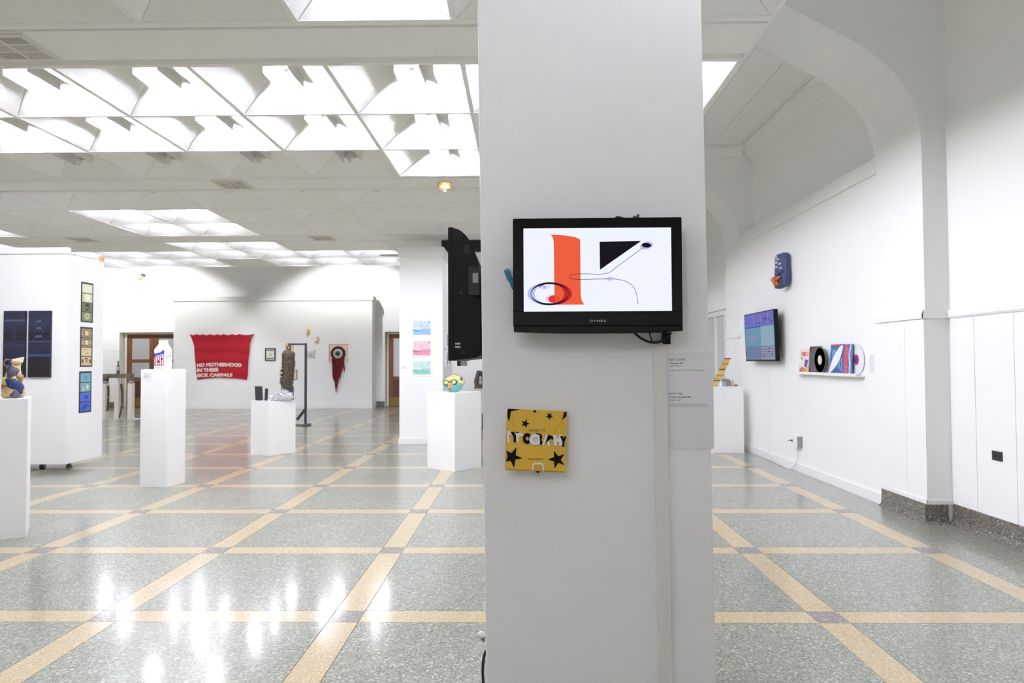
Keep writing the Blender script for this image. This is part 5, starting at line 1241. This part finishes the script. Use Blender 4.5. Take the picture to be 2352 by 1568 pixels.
PT.shape([(0.015, 0.695), (0.57, 0.695), (0.57, 0.71), (0.015, 0.71)], sm((64, 84, 170), k_))
PT.shape(ell(0.30, 0.46, 0.22, 0.07, 20), sm((150, 164, 198), k_)).shape(ell(0.20, 0.64, 0.15, 0.03, 16), sm((144, 164, 190), k_))
for y in (0.09, 0.14, 0.19, 0.24, 0.295): PT.line([(0.06, y), (0.98, y)], 0.008, sm((92, 104, 140), k_))
for y in (0.77, 0.81, 0.85, 0.89): PT.line([(0.08, y), (0.95, y)], 0.006, sm((112, 108, 190), k_))
PT.line([tuple(p) for p in arc([(0.03, 0.28), (0.06, 0.25), (0.07, 0.18), (0.04, 0.11)], 4)], 0.012, sm((44, 56, 90), k_))
for x, y in ((0.66, 0.11), (0.92, 0.14), (0.84, 0.25), (0.82, 0.19), (0.72, 0.84), (0.78, 0.84), (0.86, 0.82), (0.94, 0.78), (0.58, 0.77)): PT.shape(ell(x, y, 0.014, 0.022, 10), sm((56, 62, 96), k_), False)
for x in (0.35, 0.58, 0.82): PT.shape([(x, 0.74), (x + 0.03, 0.74), (x + 0.03, 0.95), (x, 0.95)], sm((150, 152, 212), k_), False)
PT.build('screen_picture', tvr)
B(3.268, DX, 9.05, 9.5, 1.45, 1.85).build('wall_mount', BLACK, tvr)
tag(B(3.325, DX, 9.28, 9.32, 0.101, 1.42).build('cable_raceway', TRIM, origin=(3.34, 9.3, 0.101), bevel=0.003), 'white cable raceway dropping from the wall television to the baseboard', 'raceway')
# mask
mk = thing('mask', 'blue clay mask with many eyes and an orange toothed mouth', 'mask', (3.3, 8.58, 2.25))
BLC = mat((62, 74, 118), 0.6, name='blue_clay', bump=(40, 0.5), var=0.15, vscale=18)
mkc = V(3.262, 8.57, 2.47); MR = Matrix.Rotation(math.radians(20), 3, 'Z')
def mv(x, y, z): return mkc + MR @ V(x, y, z)
def mput(mb, name, m, parent, smooth=True):
    mb.v = [mkc + MR @ p for p in mb.v]
    return mb.build(name, m, parent, smooth=smooth)
def sup(d):
    q = (abs(d.x) ** 8 + abs(d.y) ** 8 + abs(d.z) ** 8) ** (-1 / 8)
    return q * (1 + 0.02 * math.sin(9 * d.z + 4 * d.y))
def lips(p):      # the slab leans back at the brow and swells at the jaw
    f = 0.0 if p.x > 0 else (0.10 * max(0.0, p.z) - 0.16 * max(0.0, -p.z - 0.03))
    return V(p.x + f, p.y * (1 - 0.35 * max(0.0, -p.z - 0.15) / 0.1 * 0.3) + 0.05 * p.z, p.z - 0.10 * p.y)
mm = MB().ball((0, 0, 0), 0.040, 0.105, 0.215, 40, 30, fn=sup); mm.v = [lips(p) for p in mm.v]
mput(mm, 'mask_body', BLC, mk)
mput(MB().ball((-0.052, 0.03, -0.035), 0.035, 0.036, 0.034, 14, 10), 'nose', BLC, mk)
mput(MB().ball((-0.042, -0.03, -0.02), 0.026, 0.045, 0.024, 14, 10), 'cheek', BLC, mk)
EW = mat((212, 216, 220), 0.4, name='white_eye_clay')
for yy, zz in ((0.088, 0.175), (0.052, 0.145), (0.078, 0.105), (0.012, 0.085), (0.07, 0.05), (-0.012, 0.028)):
    sx = -0.041 + 0.10 * max(0, zz)
    e_ = mput(MB().ball((sx, yy, zz), 0.007, 0.030, 0.013, 16, 8), 'eye', EW, mk)
    mput(MB().ball((sx - 0.004, yy + 0.004, zz), 0.006, 0.014, 0.006, 10, 6), 'pupil', mat((96, 104, 112), 0.4, name='grey_pupil'), e_)
mput(MB().ball((-0.050, 0.02, -0.125), 0.026, 0.062, 0.062, 18, 12), 'mouth', mat((64, 54, 58), 0.5, name='mouth_dark'), mk)
ORC = mat((196, 112, 52), 0.45, name='orange_clay', var=0.15, vscale=30)
for pts in ([(-0.062, -0.03, -0.080), (-0.088, -0.005, -0.105), (-0.082, 0.015, -0.13)], [(-0.062, 0.035, -0.078), (-0.092, 0.04, -0.105), (-0.088, 0.04, -0.138)], [(-0.066, 0.045, -0.185), (-0.096, 0.04, -0.160), (-0.09, 0.03, -0.138)], [(-0.066, 0.0, -0.185), (-0.092, 0.0, -0.162), (-0.084, 0.0, -0.14)]):
    MB().tube(arc([mv(*p) for p in pts], 5), [0.017] * 8 + [0.014, 0.010, 0.005], 10).build('orange_fang', ORC, mk, smooth=True)
MB().tube(arc([mv(-0.075, 0.06, -0.08), mv(-0.105, 0.075, -0.11), mv(-0.092, 0.066, -0.15)], 5), 0.007, 8).build('orange_fang', mat((176, 86, 60), 0.45, name='rust_clay'), mk, smooth=True)
MB().tube([mv(0.03, 0.0, 0.05), V(DX, mv(0.03, 0, 0.05).y, 2.52)], 0.012, 8).build('hanging_peg', mat((120, 110, 100), 0.5, name='wood_peg'), mk)
# ledge with records
lg = thing('picture_ledge', 'narrow white ledge holding the album covers and records', 'shelf', (3.31, 7.6, 1.18))
MB().box(3.262, DX, 6.73, 8.26, 1.182, 1.197).build('ledge_board', TRIM, lg)
MB().box(3.262, 3.270, 6.73, 8.26, 1.1972, 1.212).build('front_lip', TRIM, lg)
def sleeve(y0, w, hh, x, lab, base, draw):
    p = thing('album_cover', lab, 'album cover', (x, y0 - w / 2, 1.1975))
    leanx = 0.02
    o_ = V(x - leanx, y0, 1.1975); up = V(leanx, 0, hh); nn = V(-1, 0, leanx / hh).normalized()
    MB().prism([o_, o_ + V(0, -w, 0), o_ + V(0, -w, 0) + up, o_ + up], -nn * 0.004).build('sleeve', mat(base, 0.45, name='sleeve_card'), p)
    P = Print(o_, (0, -1, 0), up, nn, lambda a_, b_: (a_ * w, b_ * up.length), 0.0004)
    draw(P); P.build('cover_art', p)
def art_a(P):
    P.shape([(0.05, 0.30), (0.55, 0.18), (0.95, 0.28), (0.95, 0.0), (0.05, 0.0)], pm(230, 190, 120))
    P.shape([(0.42, 0.86), (0.62, 0.86), (0.62, 0.68), (0.42, 0.68)], pm(214, 84, 84), False).shape([(0.62, 0.86), (0.97, 0.86), (0.97, 0.68), (0.62, 0.68)], pm(240, 164, 166), False).shape([(0.2, 0.86), (0.36, 0.86), (0.36, 0.72), (0.2, 0.72)], pm(150, 146, 144))
    P.shape([(0.62, 0.56), (0.96, 0.52), (0.82, 0.22), (0.55, 0.26)], pm(92, 92, 176)).shape([(0.1, 0.12), (0.5, 0.02), (0.5, 0.0), (0.1, 0.0)], pm(96, 92, 178))
    P.shape([(0.1, 0.14), (0.42, 0.25), (0.72, 0.12), (0.45, 0.02)], pm(216, 92, 84)).shape(ell(0.45, 0.14, 0.14, 0.07, 16), pm(64, 56, 60)).shape(ell(0.46, 0.13, 0.09, 0.05, 14), pm(220, 216, 210))
    P.shape([(0.62, 0.06), (0.85, 0.14), (0.95, 0.0), (0.65, 0.0)], pm(240, 178, 70)).shape(ell(0.2, 0.42, 0.13, 0.16, 16), pm(242, 238, 230)).shape(ell(0.3, 0.60, 0.08, 0.05, 12), pm(190, 130, 90))
def art_b(P):
    for k in range(7):
        r = 0.46 - k * 0.062; P.ring(ell(0.45, 0.5, r, r, 32), ell(0.45, 0.5, r - 0.030, r - 0.030, 32), pm(178, 110, 84) if k == 0 else pm(128, 128, 140))
def art_c(P):
    P.shape([(0.0, 0.0), (1, 0), (1, 1), (0, 1)], pm(56, 96, 178))
    P.shape([(0, 0.94), (1, 0.97), (1, 1), (0, 1)], pm(206, 70, 84)).shape([(0, 0), (1, 0), (1, 0.04), (0, 0.05)], pm(196, 84, 92))
    for k in range(6): P.line([tuple(q) for q in arc([(0.1 + 0.16 * k, 0.9 - 0.1 * k), (0.2 + 0.14 * k, 0.6 - 0.08 * k), (0.3 + 0.13 * k, 0.32 - 0.05 * k)], 4)], 0.035, pm(150, 206, 220))
    P.shape([(0.25, 0.75), (0.36, 0.9), (0.45, 0.72), (0.32, 0.7)], pm(120, 190, 160), False).shape([(0.80, 0.45), (0.92, 0.6), (0.9, 0.4)], pm(120, 190, 150))
    P.shape([tuple(p) for p in arc([(0.02, 0.02), (0.08, 0.3), (0.3, 0.6), (0.6, 0.85), (0.85, 0.96), (0.95, 0.9), (0.82, 0.6), (0.6, 0.35), (0.3, 0.15), (0.02, 0.02)], 4)], pm(240, 240, 246))
def art_d(P):
    P.shape([(0, 0), (1, 0), (1, 1), (0, 1)], pm(66, 96, 176))
    P.shape([tuple(p) for p in arc([(0.05, 0.05), (0.02, 0.5), (0.1, 0.93), (0.35, 0.96), (0.5, 0.9), (0.46, 0.5), (0.48, 0.1), (0.3, 0.03), (0.05, 0.05)], 4)], pm(218, 72, 88))
    for y in (0.84, 0.70, 0.26, 0.12): P.shape(ell(0.3, y, 0.10, 0.045, 12), pm(84, 160, 140), False)
    P.k += 1
    for x, c in ((0.62, (196, 170, 220)), (0.72, (236, 238, 242)), (0.88, (146, 196, 172))): P.line([tuple(q) for q in arc([(x + 0.05 * math.sin(9 * t_ + x * 8), t_) for t_ in (0.02, 0.15, 0.3, 0.45, 0.6, 0.75, 0.9, 0.98)], 4)], 0.075, pm(*c))
sleeve(8.245, 0.27, 0.285, 3.335, 'cream album cover with red and purple shapes, farthest on the ledge', (240, 228, 218), art_a)
sleeve(7.965, 0.30, 0.305, 3.338, 'black album cover with concentric rings on the ledge', (40, 42, 48), art_b)
sleeve(7.405, 0.31, 0.315, 3.326, 'blue album cover with a white feather shape on the ledge', (70, 100, 180), art_c)
sleeve(7.088, 0.19, 0.31, 3.322, 'red and blue wavy album cover beside the white record', (70, 100, 180), art_d)
def record(yc_, x, r, disc, l1, l2, lab, groove):
    p = thing('vinyl_record', lab, 'record', (x, yc_, 1.1975))
    c_ = V(x, yc_, 1.1978 + r)
    d_ = MB().lathe([(0.0, -0.0012), (r - 0.001, -0.0012), (r, 0.0), (r - 0.001, 0.0012), (0.0, 0.0012)], c_, 56, axis='x').build('disc', mat(disc, 0.18, name='vinyl', coat=0.4), p)
    if groove:
        for q in (0.9, 0.75, 0.6, 0.48): MB().lathe([(r * q, -0.0014), (r * q - 0.002, -0.0014)], c_, 48, axis='x').build('groove_ring', mat(tuple(min(255, v + 16) for v in disc), 0.25, name='groove'), d_)
    MB().lathe([(0.0, -0.0022), (r * 0.345, -0.0022), (r * 0.345, -0.0013)], c_, 32, axis='x').build('centre_label', mat(l1, 0.5, name='record_label'), d_)
    if l2: MB().lathe([(0.0, -0.0028), (r * 0.2, -0.0028), (r * 0.2, -0.0023)], c_, 28, axis='x').build('label_core', mat(l2, 0.5, name='record_label_core'), d_)
    MB().lathe([(0.0, -0.0034), (r * 0.022, -0.0034), (r * 0.022, -0.0029)], c_, 12, axis='x').build('spindle_hole', INK, d_)
record(7.615, 3.298, 0.150, (30, 30, 33), (222, 216, 210), None, 'black vinyl record with a cream label on the ledge', True)
record(6.870, 3.338, 0.152, (240, 240, 244), (196, 58, 84), (74, 66, 172), 'white record with a red and blue label on the ledge', False)
tag(B(DX - 0.0016, DX, 6.55, 6.64, 1.23, 1.40).build('wall_label', mat((232, 232, 236), 0.6, name='label_card_pale3'), origin=(DX, 6.6, 1.23)), 'faint white card on the display wall right of the records', 'label')
tag(B(DX - 0.0016, DX, 8.52, 8.57, 1.34, 1.38).build('wall_label', mat((232, 232, 236), 0.6, name='label_card_pale3'), origin=(DX, 8.55, 1.34)), 'tiny white card on the display wall left of the albums', 'label')
# socket box and cords
sb = thing('socket_box', 'white wall socket box near the floor below the albums', 'socket', (3.32, 8.36, 0.28))
B(3.29, DX, 8.27, 8.44, 0.285, 0.445).build('box', TRIM, sb, bevel=0.004)
B(3.294, DX - 0.004, 8.252, 8.2695, 0.30, 0.43).build('side_cover', mat((150, 150, 152), 0.5, name='grey_cover'), sb)
MB().tube([(3.289, 8.40, 0.37), (3.268, 8.40, 0.372)], 0.010, 10).build('plug', mat((90, 90, 92), 0.5, name='grey_plug'), sb)
tag(MB().tube(arc([(3.32, 8.33, 0.284), (3.32, 8.32, 0.22), (3.315, 8.36, 0.12), (3.300, 8.45, 0.03), (3.285, 8.55, 0.012), (3.30, 8.8, 0.012), (3.29, 8.95, 0.02), (3.31, 9.1, 0.04), (3.318, 9.28, 0.09)], 6), 0.007, 8).build('white_flex', mat((236, 236, 236), 0.5, name='white_cord'), origin=(3.3, 8.7, 0.006)), 'white cord trailing along the baseboard from the socket box', 'cord')
tag(MB().tube([(3.267, 8.40, 0.372), (3.255, 8.46, 0.365)], 0.004, 6).build('plug_pin', CABLE, origin=(3.26, 8.43, 0.37)), 'short dark lead sticking out of the socket box', 'cable')
# outlet plate on the near wall
ol = thing('outlet', 'black power outlet plate on the near wainscot wall', 'outlet', (XW - 0.015, 5.15, 0.60))
B(XW - 0.019, XW - 0.0125, 5.098, 5.207, 0.595, 0.665).build('plate', mat((44, 44, 46), 0.4, name='black_outlet'), ol, bevel=0.002)
for y in (5.130, 5.175): MB().lathe([(0.0, -0.003), (0.014, -0.003), (0.016, 0.0)], (XW - 0.0192, y, 0.63), 14, axis='x').build('receptacle', mat((28, 28, 30), 0.4, name='receptacle_black'), ol)

# ---------------------------------------------------------------- things on the right pedestal
lad = thing('folded_strip', 'leaning yellow folded strip of panels on the right pedestal', 'artwork', (3.0, 10.2, 0.966))
a0, a1 = V(2.84, 10.17, 0.968), V(3.065, 10.22, 1.375)
wv = V(0.045, 0.0, 0.0)
ad = (a1 - a0) / 5
for k in range(5):
    b0 = a0 + ad * k; tw = V(0, 0.012 if k % 2 else -0.012, 0)
    MB().prism([b0 - wv + ad * 0.05 + tw, b0 + wv + ad * 0.05 + tw, b0 + wv + ad * 0.95 - tw, b0 - wv + ad * 0.95 - tw], (0, 0.004, 0)).build('yellow_panel', mat((226, 192, 104), 0.5, name='yellow_panel', var=0.08, vscale=30), lad)
for k in range(6):
    b0 = a0 + ad * k
    MB().obox(b0 + V(0, 0.002, 0.0), (0.05, 0, 0), (0, 0.006, 0), ad.normalized() * 0.006).build('dark_hinge', mat((84, 78, 66), 0.5, name='dark_hinge'), lad)
tag(B(3.0, 3.10, 10.26, 10.34, 0.9655, 1.07).build('grey_block', mat((150, 150, 154), 0.5, name='grey_block'), origin=(3.05, 10.3, 0.9655), bevel=0.004), 'grey block behind the yellow folded strip', 'block')
for k, (x, w, hh, c, lab) in enumerate(((2.925, 0.05, 0.09, (240, 240, 242), 'white small carton on the right pedestal, leftmost of the row'), (2.975, 0.03, 0.085, (196, 198, 200), 'pale grey small bottle on the right pedestal'), (3.015, 0.028, 0.088, (120, 140, 144), 'teal grey small bottle on the right pedestal'),
                                 (3.058, 0.022, 0.086, (150, 120, 100), 'thin brown bottle on the right pedestal'), (3.095, 0.034, 0.084, (226, 168, 142), 'peach coloured small jar on the right pedestal'))):
    j = thing('small_bottle', lab, 'bottle', (x, 10.10, 0.9655))
    MB().lathe([(w * 0.5, 0.9655), (w * 0.5, 0.9655 + hh * 0.72), (w * 0.3, 0.9655 + hh * 0.82)], (x, 10.10, 0), 14).build('bottle_body', mat(c, 0.4, name='bottle_body'), j, smooth=False)
    MB().lathe([(w * 0.32, 0.9657 + hh * 0.82), (w * 0.32, 0.9655 + hh), (0.0, 0.9655 + hh)], (x, 10.10, 0), 12).build('bottle_cap', mat(tuple(int(v * 0.8) for v in c), 0.4, name='bottle_cap'), j)
tag(B(3.12, 3.2, 10.2, 10.26, 0.9655, 0.985).build('dark_card', mat((120, 118, 120), 0.5, name='grey_card'), origin=(3.16, 10.23, 0.9655)), 'flat grey card lying at the right end of the pedestal', 'card')
